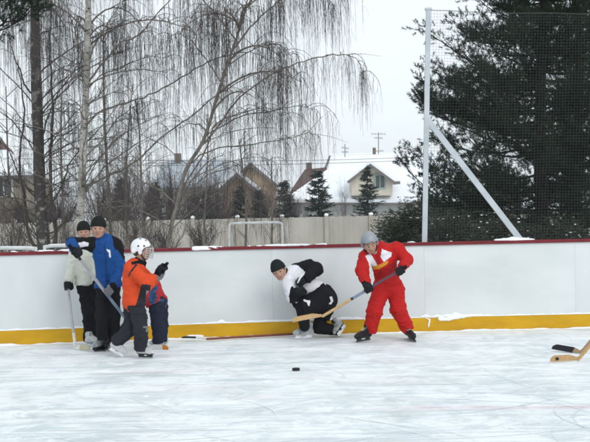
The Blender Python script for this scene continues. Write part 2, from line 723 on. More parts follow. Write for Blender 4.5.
BH = 1.18
board_m = mat('painted_board', (0.60, 0.635, 0.635), 0.5, scale=1.6, col2=(0.68, 0.71, 0.71), bump=0.12, bscale=4, stretch=(0.6, 1, 1.6), spec=0.35)
board_m2 = mat('painted_board_b', (0.61, 0.635, 0.64), 0.55, scale=2.1, col2=(0.665, 0.70, 0.705), bump=0.12, bscale=4, stretch=(1.4, 1, .6), spec=0.35)
kick_m = mat('yellow_kick_plate', srgb(192, 146, 3), 0.45, scale=3, col2=srgb(208, 160, 8), bump=0.1, bscale=8, spec=0.35, stretch=(1, 1, 3))
rail_m = mat('red_rail', srgb(104, 30, 37), 0.6, scale=6, col2=srgb(118, 38, 45), bump=0.1)


def wall_pts(x0, x1, step=0.35):
    k = max(2, int((x1 - x0) / step) + 1)
    return [V(x, wall_y(x), 0) for x in np.linspace(x0, x1, k)]


X0, X1 = WP[0].x + .1, WP[-1].x - .1
px = X0
i = 0
while px < X1 - 0.3:
    e = min(px + 2.0, X1)
    sweep('board_panel', -0.03, 0.0, 0.02, BH - 0.044, board_m if i % 2 else board_m2, wall_pts(px, e - 0.0012), boards)
    px = e
    i += 1
sweep('kick_plate', 0.002, 0.016, 0.0, 0.19, kick_m, wall_pts(X0, X1), boards, 0.004)
sweep('cap_rail', -0.06, 0.022, BH - 0.044 + .001, BH, rail_m, wall_pts(X0, X1), boards, 0.008)
post_m = mat('grey_steel', (0.42, 0.43, 0.44), 0.5, metal=0.0, scale=8)
for x in np.arange(X0 + 0.2, X1, 2.0):
    mb = MB()
    mb.box((x, wall_y(x) + 0.09, BH / 2 - .05), (V(1, 0, 0), V(0, 1, 0), V(0, 0, 1)), (0.03, 0.055, BH / 2 - 0.06))
    mb.build('frame_post', post_m, boards)


# --- snow lying on ledges and at the foot of the boards
def snow_strip(name, xa, xb, hfun, o_in, z_of, depth, step=0.02):
    vs, fs = [], []
    xs_ = np.arange(xa, xb, step)
    for x in xs_:
        h = hfun(x)
        d = depth(x)
        y = wall_y(x)
        z = z_of(x)
        prof = [(o_in, z - .004), (o_in + d, z - .004), (o_in + d * .92, z + h * .45), (o_in + d * .5, z + h * .95), (o_in, z + h)]
        for (o, zz) in prof:
            vs.append((x, y - o, zz))
    for i in range(len(xs_) - 1):
        for k in range(5):
            k2 = (k + 1) % 5
            fs.append((i * 5 + k, i * 5 + k2, (i + 1) * 5 + k2, (i + 1) * 5 + k))
    mb = MB()
    mb.add(vs, fs)
    o = mb.build(name, snow_m, None, True)
    o['kind'] = 'stuff'
    return o


def xw(pxl):
    return gnd(pxl, base_y(pxl)).x


def nz1(x, s, off=0):
    return noise.noise(V(x * s, off, 0.3))


def ledge_h(x):
    h = 0.005 + 0.02 * max(0, nz1(x, 3.1) + nz1(x, 11, 4) * .6) + .014 * max(0, nz1(x, 30, 2))
    for (c, w, a) in ((292, 34, .02), (240, 25, .01), (222, 5, .045), (452, 20, .05), (480, 14, .028), (425, 6, .025), (350, 18, .02), (330, 18, .018)):
        u = (x - xw(c)) / (w / 76.0)
        if abs(u) < 1:
            h += a * (1 - u * u) * (0.75 + .6 * nz1(x, 13, 9))
    return max(0.004, h)


LEDGE = snow_strip('snow_ledge', xw(-40), xw(630), ledge_h, 0.001, lambda x: 0.19, lambda x: 0.018 + 0.01 * max(0, nz1(x, 7, 1)))
tag(LEDGE, 'thin broken ridge of snow lying along the top of yellow kick plate', 'snow')
FOOT = snow_strip('snow_line', xw(-40), xw(630), lambda x: max(.004, 0.015 + .012 * nz1(x, 2.3) + .012 * nz1(x, 9, 3)), 0.017, lambda x: 0.0,
                  lambda x: 0.05 + .03 * nz1(x, 1.5, 6))
tag(FOOT, 'low line of scraped snow at the foot of the boards', 'snow')


def snow_lumps(name, items, label):
    pr = []
    for (p, r) in items:
        pr.append(ell(p, r))
    o = blob(name, pr, snow_m, None, h=0.012, k=0.02, fold=0.005, fscale=25)
    o['kind'] = 'stuff'
    tag(o, label, 'snow')


# snow clinging over the kick plate
it = []
for (px, z, rx, rz) in ((441, .165, .05, .03), (447, .16, .07, .028), (453, .175, .08, .03), (461, .19, .09, .03), (470, .2, .08, .022),
                        (426, .18, .02, .012), (429, .165, .02, .014), (430, .14, .012, .02), (429, .11, .012, .025), (428.5, .07, .008, .03), (434, .18, .02, .012), (198, .03, .09, .022), (190, .035, .05, .018)):
    x = xw(px)
    it.append(((x, wall_y(x) - .02, z), (rx, .012 if z > .05 else .03, rz)))
snow_lumps('snow_clump', it, 'white snow splashed over the yellow kick plate right of the red skater')
it = []
for k in range(90):
    px = random.choice([random.uniform(60, 96), random.uniform(250, 330), random.uniform(250, 300), random.uniform(-5, 60), random.uniform(190, 225), random.uniform(300, 420)])
    x = xw(px)
    it.append(((x, wall_y(x) + random.uniform(-.015, .05), BH + .001), (random.uniform(.015, .06), .02, random.uniform(.003, .010))))
for k in range(8):                     # the stretch where snow hides the rail
    x = xw(random.uniform(197, 222))
    it.append(((x, wall_y(x) - .02, BH - random.uniform(0.0, .04)), (random.uniform(.03, .06), .006, random.uniform(.005, .010))))
for px, rx, rz in ((512, .12, .028), (520, .15, .032), (503, .1, .02), (530, .1, .016)):
    x = xw(px)
    it.append(((x, wall_y(x) + .03, BH + .005), (rx, .05, rz)))
snow_lumps('rail_snow', it, 'lumps of snow lying on the red cap rail')

# --- safety net on the right, with post and brace
steel_w = mat('white_painted_steel', (0.42, 0.46, 0.49), 0.45, scale=5, col2=(0.52, 0.55, 0.58), spec=0.4)
cord_m = mat('net_cord', (0.075, 0.085, 0.08), 0.8, scale=20)
NY = wall_y(xw(423)) + 0.11
pb, ptop = at(423.2, 241.6, NY), at(428.4, 10, NY)
net = thing('safety_net', (pb.x, pb.y, pb.z), 'tall safety net on white steel post with slanted brace above right boards', 'net')
mb = MB()
mb.bar(pb - V(0, 0, .5), ptop, 0.064, 0.06, up=V(0, 1, 0))
mb.build('post', steel_w, net)
mb = MB()
ba, bb_ = at(425.5, 117, NY + .005), at(521, 240.5, NY + .03)
mb.bar(ba, bb_, 0.074, 0.05, up=V(0, 1, 0))
mb.build('brace', steel_w, net)
mb = MB()
mb.box(ptop + V(0.0, 0, .012), (V(1, 0, 0), V(0, 1, 0), V(0, 0, 1)), (.045, .04, .014))
mb.build('post_cap', steel_w, net)
mb = MB()
q = ptop + V(-.05, 0, -.42)
mb.tube([q + V(.03, 0, .02), q, q + V(-.02, 0, -.04)], .012, 6)
mb.build('hook', steel_w, net)
NETW = 3.3
cell = 0.0395


def net_pt(u, v):
    """u metres right of the post, v 0..1 from rail to top cord"""
    b = pb.lerp(ptop, v)
    top_sag = -0.055 * u * (1 - u / (NETW * 1.9))
    x = b.x + u * (1 - 0.0 * v)
    z = pb.z + (b.z - pb.z) + v * top_sag + 0.018 * u * (1 - v) * 0
    y = wall_y(x) + 0.11 + 0.05 * math.sin(u * 1.3 + v * 2) * v * (1 - v) * 2 + .012 * noise.noise(V(u * 2, v * 5, 1))
    x += 0.012 * noise.noise(V(u * 1.5, v * 6, 5))
    z += 0.014 * noise.noise(V(u * 2.2, v * 4, 9)) - 0.0
    return V(x, y, z)


HT = ptop.z - pb.z


def batch_tubes(lines, rads, n=3):
    """lines (N,K,3) -> verts, quads; cross-section ring built on two axes normal to the mean direction"""
    L = np.asarray(lines, float)
    R = np.asarray(rads, float)
    N_, K, _ = L.shape
    d = L[:, -1] - L[:, 0]
    d /= np.maximum(np.linalg.norm(d, axis=1), 1e-9)[:, None]
    ref = np.where(np.abs(d[:, [2]]) > 0.8, np.array([[1.0, 0, 0]]), np.array([[0, 0, 1.0]]))
    a = np.cross(d, ref)
    a /= np.linalg.norm(a, axis=1)[:, None]
    b = np.cross(d, a)
    th = 2 * np.pi * np.arange(n) / n
    ring = a[:, None, :] * np.cos(th)[None, :, None] + b[:, None, :] * np.sin(th)[None, :, None]
    vv = L[:, :, None, :] + ring[:, None, :, :] * R[:, :, None, None]
    base = np.arange(N_)[:, None, None] * (K * n)
    kk = np.arange(K - 1)[None, :, None] * n
    r0 = np.arange(n)[None, None, :]
    r1 = (r0 + 1) % n
    F = np.stack([base + kk + r0, base + kk + r1, base + kk + n + r1, base + kk + n + r0], -1).reshape(-1, 4)
    return vv.reshape(-1, 3), F


class TB:
    """collects batches of thin tubes for one mesh"""

    def __init__(s):
        s.v, s.f, s.n = [], [], 0

    def add(s, lines, rads, n=3):
        if len(lines) == 0:
            return
        v, f = batch_tubes(lines, rads, n)
        s.v.append(v)
        s.f.append(f + s.n)
        s.n += len(v)

    def raw(s, v, f):
        s.v.append(v)
        s.f.append(f + s.n)
        s.n += len(v)

    def build(s, name, m, parent=None, smooth=False):
        return mesh_obj(name, np.concatenate(s.v), np.concatenate(s.f), m, parent, None, smooth)


tb = TB()
vs_ = np.linspace(0, 1, 25)
us_ = np.linspace(0, NETW, 34)
L = [[net_pt(u, v) for v in vs_] for u in np.arange(cell, NETW, cell)]
tb.add(L, np.full((len(L), len(vs_)), 0.00125))
L = [[net_pt(u, v) for u in us_] for v in np.arange(0.006, 1, cell / HT)]
tb.add(L, np.full((len(L), len(us_)), 0.00125))
tb.add([[net_pt(u, 1.0) for u in us_]], np.full((1, len(us_)), 0.004))
tb.build('netting', cord_m, net)

# --- pipe railings behind the boards
pipe_m = mat('pale_pipe', (0.5, 0.52, 0.52), 0.5, scale=9, col2=(0.62, 0.64, 0.64))
for (pxl, Yr, label) in (([(229, 262), (229.3, 228), (230.5, 224.5), (234, 223.3), (258, 222.8), (278, 222.4), (281.5, 224), (282.5, 228), (282.5, 262)], 30, 'tall pale pipe railing behind the boards before the tan fence'),
                         ([(-20, 275), (-20, 250), (-17, 248.3), (0, 248.2), (30, 248.4), (34.5, 249.8), (36, 253), (36, 275)], 17.5, 'low snowy pipe railing behind the boards at far left'),
                         ([(44.5, 275), (44.5, 251.5), (46, 248.2), (49, 246.2), (70, 245.6), (92, 245), (96, 247), (97, 250), (97, 275)], 17.5, 'low pale pipe railing behind the boy in blue')):
    pts = [at(a, b, Yr) for a, b in pxl]
    r = thing('pipe_railing', (pts[3].x, Yr, 0), label, 'railing', 'pipe railings behind the boards')
    mb = MB()
    zb = -0.05
    pts[0].z = zb
    pts[-1].z = zb
    mb.tube(catmull(pts, 4), 0.024, 8)
    mb.build('pipe', pipe_m, r, True)
    # snow lying along the top bar
    mb = MB()
    mid = [p + V(0, 0, .022) for p in catmull(pts[3:6], 6)]
    mb.tube(mid, [.010 + .004 * nz1(p.x, 5) for p in mid], 6)
    mb.build('snow_cap', snow_m, r, True)


# ==================================================================================================
# BEHIND THE RINK: fence, houses, trees
# ==================================================================================================
def pz(px, py, Y, dy=0.0):
    return at(px, py, Y + dy)


# --- tan fence
FY = 52.0
fence_m = mat('tan_fence', (0.315, 0.297, 0.255), 0.85, scale=1.1, col2=(0.385, 0.365, 0.32), bump=0.2, bscale=6, stretch=(1, 1, .5))
fpost_m = mat('tan_fence_post', (0.29, 0.265, 0.22), 0.85, scale=2.0, col2=(0.36, 0.335, 0.28))
fence = thing('panel_fence', (at(237.6, 230, FY).x, FY, -0.05), 'tan panel fence with snow capped posts running behind the rink', 'fence')
k0, k1 = -6, 9
for k in range(k0, k1 + 1):
    x = at(237.6 + 44.5 * k, 230, FY).x
    mb = MB()
    mb.box((x, FY - 0.05, 0.70), (V(1, 0, 0), V(0, 1, 0), V(0, 0, 1)), (.09, .09, .78))
    po = mb.build('post', fpost_m, fence)
    blob('snow_cap', [ell((x + .02 * nz1(x, 9), FY - 0.05, 1.485), (.12 + .03 * nz1(x, 3), .12, .065 + .04 * nz1(x, 5, 4))), ell((x + .06 * nz1(x, 7), FY - 0.05, 1.5), (.075, .08, .075 + .04 * nz1(x, 4, 2)))], snow_m, po, h=0.03, k=.02, fold=.01, fscale=8)
    if k < k1:
        x2 = at(237.6 + 44.5 * (k + 1), 230, FY).x
        mb = MB()
        nb = 8
        w = (x2 - x - .18) / nb
        for q in range(nb):
            xc = x + .09 + w * (q + .5)
            mb.box((xc, FY - .004 * (q % 2), 0.68), (V(1, 0, 0), V(0, 1, 0), V(0, 0, 1)), (w / 2 - .001, .03, .72 + .012 * random.uniform(-1, 1)))
        mb.box(((x + x2) / 2, FY + .05, .4), (V(1, 0, 0), V(0, 1, 0), V(0, 0, 1)), ((x2 - x) / 2 - .1, .02, .05))
        mb.build('panel', fence_m, fence)

# --- houses
roof_snow = mat('roof_snow', (0.80, 0.84, 0.88), 0.9, scale=.8, col2=(0.87, 0.90, 0.93), bump=0.3, bscale=3)
trim_m = mat('dark_roof_edge', (0.16, 0.145, 0.14), 0.7, scale=5)
wall_cream = mat('cream_plaster', (0.50, 0.46, 0.38), 0.9, scale=2, col2=(0.56, 0.52, 0.44))
wall_grey = mat('grey_plaster', (0.36, 0.36, 0.35), 0.9, scale=2, col2=(0.42, 0.42, 0.40))
wall_dim = mat('dim_ochre_plaster', (0.22, 0.19, 0.15), 0.9, scale=2, col2=(0.29, 0.255, 0.20))
wall_tan = mat('tan_boarding', (0.36, 0.27, 0.18), 0.85, scale=3, col2=(0.44, 0.34, 0.24), stretch=(6, 6, .6))
wall_brown = mat('brown_boarding', (0.20, 0.15, 0.11), 0.85, scale=3, col2=(0.27, 0.20, 0.15), stretch=(6, 6, .6))
red_roof = mat('dark_red_roofing', (0.085, 0.050, 0.046), 0.6, scale=2, col2=(0.125, 0.076, 0.068), stretch=(8, 1, 1))
glass_m = mat('window_glass', (0.05, 0.065, 0.07), 0.12, scale=1, spec=0.6)
frame_m = mat('window_frame', (0.6, 0.6, 0.57), 0.6, scale=5)
teal_m = mat('green_window_frame', (0.24, 0.33, 0.31), 0.6, scale=5)
brick_m = mat('chimney_brick', (0.16, 0.13, 0.12), 0.9, scale=9)


def poly3(pxs):
    return [at(*p) for p in pxs]


def roof(parent, quad, th=0.22, m=None, edges=()):
    """snow-laden roof slope given by its four corners (photo pixel, pixel, distance)"""
    q = poly3(quad)
    n = (q[1] - q[0]).cross(q[2] - q[0]).normalized()
    if n.z < 0:
        n = -n
    mb = MB()
    mb.slab(q, n * th)
    rf = mb.build('roof', m or roof_snow, parent)
    if edges:
        mb = MB()
        for (i, j) in edges:
            mb.bar(q[i] - n * .10, q[j] - n * .10, .14, .2, up=n)
        mb.build('fascia', trim_m, rf)
    return rf


def walls(parent, pxs, depth, m, name='wall'):
    q = poly3(pxs)
    mb = MB()
    mb.slab(q, V(0, depth, 0))
    return mb.build(name, m, parent)


def window(parent, px, py, Y, w, h, fm=None, cross=True):
    c = at(px, py, Y)
    A = (V(1, 0, 0), V(0, 1, 0), V(0, 0, 1))
    mb = MB()
    t = .09
    for sx in (-1, 1):
        mb.box(c + V(sx * (w / 2), -.03, 0), A, (t / 2, .06, h / 2 + t / 2))
    for sz in (-1, 1):
        mb.box(c + V(0, -.03, sz * (h / 2)), A, (w / 2 - t / 2, .06, t / 2))
    if cross:
        mb.box(c + V(0, -.025, 0), A, (.03, .045, h / 2 - t / 2))
    wn = mb.build('window', fm or frame_m, parent)
    mb = MB()
    mb.box(c + V(0, 0.005, 0), A, (w / 2 - .04, .025, h / 2 - .04))
    mb.build('pane', glass_m, wn)


def antenna(parent, px, pyb, pyt, Y, arms):
    mb = MB()
    b, t = at(px, pyb, Y), at(px, pyt, Y)
    mb.tube([b, t], .035, 5)
    for (py, w, tilt) in arms:
        c = at(px, py, Y)
        mb.tube([c - V(w / 2, 0, -tilt), c + V(w / 2, 0, -tilt)], .025, 4)
        for k in np.linspace(-.45, .45, 5):
            p = c + V(w * k, 0, -2 * tilt * k)
            mb.tube([p - V(0, .3, .12), p + V(0, .3, .12)], .015, 4)
    mb.build('antenna', trim_m, parent)


c = at(370, 230, 90)
H = thing('house', (c.x, 90, 0), 'large house with wide snowy roof and cream dormer gable beyond the fence', 'house', 'houses beyond the fence')
rf = roof(H, [(347, 159, 95), (470, 154.5, 95), (470, 203, 87), (284, 202.5, 87)], .28, edges=((0, 3), (0, 1), (3, 2)))
roof(H, [(347, 158.6, 95), (470, 154.1, 95), (470, 190, 103), (360, 190, 103)], .28)
walls(H, [(291, 204.5, 88), (470, 204.5, 88), (470, 240, 88), (291, 240, 88)], 9, wall_grey)
roof(H, [(330, 156.2, 105), (420, 154.5, 105), (420, 185, 100), (320, 187, 100)], .25, edges=((0, 3), (0, 1)))
walls(H, [(326, 182, 101), (420, 182, 101), (420, 240, 101), (326, 240, 101)], 6, wall_grey)
DY = 86.2
walls(H, [(370.3, 166, DY), (392.5, 182.5, DY), (392.5, 195.5, DY), (351.5, 195.5, DY), (351.5, 181, DY)], 3.0, wall_cream, 'dormer_wall')
roof(H, [(370.3, 163.6, DY - .5), (370.3, 163.6, DY + 8), (348, 181.5, DY + 2), (347, 181.5, DY - .5)], .22, edges=((0, 3),))
roof(H, [(370.3, 163.6, DY - .5), (370.3, 163.6, DY + 8), (396, 182.4, DY + 2), (396.5, 182.6, DY - .5)], .22, edges=((0, 3),))
mb = MB()
mb.bar(at(393, 183.2, DY - .3), at(400, 182.6, DY - .3), .5, .22)
mb.build('eave_return', trim_m, H)
window(H, 380, 181.5, DY - .03, .75, 1.0, teal_m)
mb = MB()
mb.bar(at(329.5, 156.0, 104.7), at(420, 154.3, 104.7), .16, .16)
mb.bar(at(330, 156.3, 104.6), at(322, 177, 100), .16, .16)
mb.build('ridge_trim', trim_m, H)
mb = MB()
mb.bar(at(347.3, 158.8, 94.8), at(325, 173.5, 92.2), .16, .16)
mb.build('verge_trim', trim_m, H)
mb = MB()
mb.box(at(374.3, 154, 100), (V(1, 0, 0), V(0, 1, 0), V(0, 0, 1)), (.13, .13, .55))
mb.build('chimney', brick_m, H)
antenna(H, 378.5, 158, 132.5, 98, ((134, 1.2, .02), (138, .7, .02), (151, .8, 0)))
antenna(H, 345, 160, 144, 97, ((148, .6, .05), (152, .5, 0)))

H = thing('house', (at(250, 230, 82).x, 82, 0), 'tan boarded house with two steep gables behind the weeping twigs', 'house', 'houses beyond the fence')
walls(H, [(250.7, 165, 80), (275.5, 185.5, 80), (275.5, 230, 80), (242.5, 230, 80), (242.5, 171.5, 80)], 7, wall_tan)
roof(H, [(250.7, 162.6, 79.6), (250.7, 162.6, 87.5), (279, 185.5, 87.5), (279, 185.8, 79.6)], .22, edges=((0, 3),))
roof(H, [(250.7, 162.6, 79.6), (250.7, 162.6, 87.5), (239, 172, 87.5), (239, 172, 79.6)], .22, edges=((0, 3),))
walls(H, [(236.5, 175.5, 77), (255, 190.5, 77), (255, 230, 77), (222, 230, 77), (222, 188.5, 77)], 2.9, wall_brown, 'porch_wall')
roof(H, [(236.5, 172.8, 76.6), (236.5, 172.8, 79.9), (259, 191, 79.9), (259, 191, 76.6)], .22, edges=((0, 3),))
roof(H, [(236.5, 172.8, 76.6), (236.5, 172.8, 79.9), (217, 190, 79.9), (217, 190, 76.6)], .22, edges=((0, 3),))

H = thing('house', (at(312, 230, 97).x, 97, 0), 'dark red roofed house between the tan gables and the snowy roof', 'house', 'houses beyond the fence')
roof(H, [(305, 171, 99), (327, 168.8, 99), (323, 190, 95), (291, 192, 95)], .15, red_roof, edges=((0, 3), (0, 1)))
walls(H, [(294, 189, 96), (321, 189, 96), (321, 240, 96), (294, 240, 96)], 5, wall_brown)
mb = MB()
mb.box(at(309, 168.5, 99.3), (V(1, 0, 0), V(0, 1, 0), V(0, 0, 1)), (.25, .25, .5))
mb.build('chimney', brick_m, H)
window(H, 307, 200, 95.97, .9, 1.1)

H = thing('house', (at(185, 230, 104).x, 104, 0), 'pale blue grey roofed house almost hidden behind the bare thicket', 'house', 'houses beyond the fence')
slate = mat('frosted_slate', (0.34, 0.39, 0.44), 0.7, scale=1.5, col2=(0.52, 0.57, 0.62), stretch=(1, 4, 1))
roof(H, [(166, 162.5, 108), (224, 160.5, 108), (236, 186, 100), (150, 188, 100)], .22, slate, edges=((0, 3), (0, 1), (1, 2)))
walls(H, [(156, 187, 101), (231, 185, 101), (231, 240, 101), (156, 240, 101)], 7, wall_grey)
mb = MB()
mb.box(at(178, 161, 107), (V(1, 0, 0), V(0, 1, 0), V(0, 0, 1)), (.3, .3, .7))
mb.build('chimney', brick_m, H)
for px in (195,):
    window(H, px, 200, 100.97, 1.0, 1.2)

H = thing('house', (at(0, 230, 62).x, 62, 0), 'ochre house with snowy porch roof and red upper roof at far left', 'house', 'houses beyond the fence')
roof(H, [(-70, 134, 67), (-2, 138, 66), (13, 154, 63), (-70, 154, 63)], .16, red_roof, edges=((0, 1), (1, 2)))
roof(H, [(-70, 154, 62.8), (9, 153.5, 62.8), (32, 175, 60.3), (-70, 177, 60.3)], .22, edges=((1, 2), (2, 3)))
walls(H, [(-70, 176, 61), (28, 176, 61), (28, 245, 61), (-70, 245, 61)], 6, wall_dim)
window(H, 4, 187, 60.97, .9, 1.0)

# --- overhead cables
cable_m = mat('black_cable', (0.05, 0.05, 0.05), 0.7)
for (ya, ym, yb, Yc, lab) in ((160.5, 160.2, 154.5, 70, 'upper thin overhead cable crossing the sky before the snowy roof'), (165.5, 163.5, 157.5, 71, 'lower thin overhead cable sagging just under the other')):
    pts = catmull([at(-60, ya - 3, Yc), at(150, ya, Yc), at(320, ym, Yc), at(480, yb, Yc), at(680, yb - 8, Yc)], 8)
    mb = MB()
    mb.tube(pts, .014, 5)
    tag(mb.build('overhead_cable', cable_m), lab, 'cable', 'overhead cables')


# --- vegetation
def tri_batch(P, D, Ln, Wd):
    """thin triangles from points P along unit directions D"""
    P, D = np.asarray(P, float), np.asarray(D, float)
    n_ = len(P)
    r = RNG.normal(size=(n_, 3))
    s = np.cross(D, r)
    s /= np.maximum(np.linalg.norm(s, axis=1), 1e-9)[:, None]
    a = P + s * (Wd / 2)[:, None]
    b = P - s * (Wd / 2)[:, None]
    c_ = P + D * Ln[:, None]
    v = np.stack([a, b, c_], 1).reshape(-1, 3)
    return v, np.arange(n_ * 3).reshape(-1, 3)


def unit(n_):
    r = RNG.normal(size=(n_, 3))
    return r / np.linalg.norm(r, axis=1)[:, None]


bark_dark = mat('dark_bark', (0.045, 0.038, 0.034), 0.95, scale=6, col2=(0.11, 0.10, 0.092), bump=0.8, bscale=14, stretch=(3, 3, .7))
bark_pine = mat('pine_bark', (0.017, 0.014, 0.013), 0.95, scale=7, col2=(0.036, 0.029, 0.026), bump=0.8, bscale=12, stretch=(3, 3, 1))
twig_m = mat('birch_twigs', (0.060, 0.048, 0.047), 0.9, scale=3, col2=(0.09, 0.075, 0.07))
limb_m = mat('birch_limbs', (0.10, 0.086, 0.075), 0.9, scale=6, col2=(0.20, 0.175, 0.15), stretch=(3, 3, 1))


def birch_bark(name, dark):
    m = bpy.data.materials.new(name)
    m.use_nodes = True
    t = m.node_tree
    b = t.nodes['Principled BSDF']
    b.inputs['Roughness'].default_value = 0.85
    tc = t.nodes.new('ShaderNodeTexCoord')

    def nz(sc, st, det=5):
        mp = t.nodes.new('ShaderNodeMapping')
        mp.inputs['Scale'].default_value = st
        t.links.new(tc.outputs['Object'], mp.inputs[0])
        n = t.nodes.new('ShaderNodeTexNoise')
        n.inputs['Scale'].default_value = sc
        n.inputs['Detail'].default_value = det
        t.links.new(mp.outputs[0], n.inputs['Vector'])
        return n.outputs[0]

    def ramp(x, p0, p1, c0, c1):
        r = t.nodes.new('ShaderNodeValToRGB')
        r.color_ramp.elements[0].position = p0
        r.color_ramp.elements[1].position = p1
        r.color_ramp.elements[0].color = (*c0, 1)
        r.color_ramp.elements[1].color = (*c1, 1)
        t.links.new(x, r.inputs[0])
        return r.outputs[0]
    base = ramp(nz(3, (1, 1, 1)), .35, .65, (0.26, 0.25, 0.22), (0.47, 0.45, 0.41))
    mk = ramp(nz(6.5, (1.0, 1.0, 1.1), 8), .46 - dark, .64 - dark, (0, 0, 0), (1, 1, 1))
    x = t.nodes.new('ShaderNodeMix')
    x.data_type = 'RGBA'
    t.links.new(mk, x.inputs[0])
    t.links.new(base, x.inputs[6])
    x.inputs[7].default_value = (0.05, 0.043, 0.04, 1)
    mk2 = ramp(nz(9, (1, 1, 6)), .58, .64, (0, 0, 0), (1, 1, 1))
    y = t.nodes.new('ShaderNodeMix')
    y.data_type = 'RGBA'
    t.links.new(mk2, y.inputs[0])
    t.links.new(x.outputs[2], y.inputs[6])
    y.inputs[7].default_value = (0.04, 0.035, 0.033, 1)
    t.links.new(y.outputs[2], b.inputs['Base Color'])
    bp = t.nodes.new('ShaderNodeBump')
    bp.inputs['Strength'].default_value = 0.7
    bp.inputs['Distance'].default_value = 0.03
    t.links.new(nz(10, (1, 1, 2)), bp.inputs['Height'])
    t.links.new(bp.outputs[0], b.inputs['Normal'])
    return m


def along(pts, t):
    """point and direction at fraction t of a polyline"""
    n_ = len(pts) - 1
    f = min(max(t, 0), 0.9999) * n_
    i = int(f)
    return pts[i].lerp(pts[i + 1], f - i), (pts[i + 1] - pts[i]).normalized()


TWD = .82


def hang_twigs(tb, P, n_, lmin, lmax, spread=0.08, r0=.0022):
    n_ = max(2, int(n_ * TWD))
    """pendulous twigs falling from points P"""
    K = 6
    P = np.asarray(P, float)
    idx = RNG.integers(0, len(P), n_)
    S = P[idx] + RNG.normal(size=(n_, 3)) * .02
    Ln = lmin + (lmax - lmin) * RNG.random(n_) ** 1.6
    ang = RNG.random(n_) * 2 * np.pi
    o = np.stack([np.cos(ang), np.sin(ang), np.zeros(n_)], 1) * (spread * (0.4 + RNG.random(n_)))[:, None]
    t = np.linspace(0, 1, K)
    L = S[:, None, :] + o[:, None, :] * (1 - np.exp(-3 * t))[None, :, None]
    L = L + RNG.normal(size=(n_, K, 3)) * np.array([.012, .012, .0]) * t[None, :, None]
    L[:, :, 2] += 0.03 * np.sin(t * 3.1)[None, :] - Ln[:, None] * t[None, :]
    R = r0 * (1.15 - .55 * t)[None, :] * (0.75 + .5 * RNG.random(n_))[:, None]
    tb.add(L, R)
    # side sprigs
    m_ = n_
    j = RNG.integers(0, n_, m_)
    tt = RNG.integers(1, K - 1, m_)
    B = L[j, tt]
    K2 = 4
    l2 = (0.12 + .3 * RNG.random(m_))
    a2 = RNG.random(m_) * 2 * np.pi
    o2 = np.stack([np.cos(a2), np.sin(a2), np.zeros(m_)], 1) * (.05 + .07 * RNG.random(m_))[:, None]
    t2 = np.linspace(0, 1, K2)
    L2 = B[:, None, :] + o2[:, None, :] * (1 - np.exp(-3 * t2))[None, :, None]
    L2[:, :, 2] -= l2[:, None] * t2[None, :] ** 1.3
    tb.add(L2, np.full((m_, K2), r0 * .62))


def branchlets(mb, tb, pts, n_, lmin, lmax, ntw, twl, t0=.2, t1=1.0, up=.35):
    for _ in range(n_):
        t = random.uniform(t0, t1)
        P, d = along(pts, t)
        ang = random.uniform(0, 2 * math.pi)
        dirv = V(math.cos(ang), math.sin(ang) * .9, 0) + d * 0.9
        dirv.z = dirv.z * .3
        dirv.normalize()
        l = random.uniform(lmin, lmax)
        q = []
        for s_ in np.linspace(0, 1, 7):
            q.append(P + dirv * (l * (s_ - .18 * s_ * s_)) + V(0, 0, l * (up * 2 * s_ - (up * 2 + .35) * s_ * s_)) + V(random.gauss(0, .008), random.gauss(0, .008), 0))
        mb.tube(q, [.0075 * (1 - .6 * s_) for s_ in np.linspace(0, 1, 7)], 4)
        base = [along(q, u)[0] for u in np.linspace(.2, 1, 9)]
        hang_twigs(tb, base, ntw, *twl)


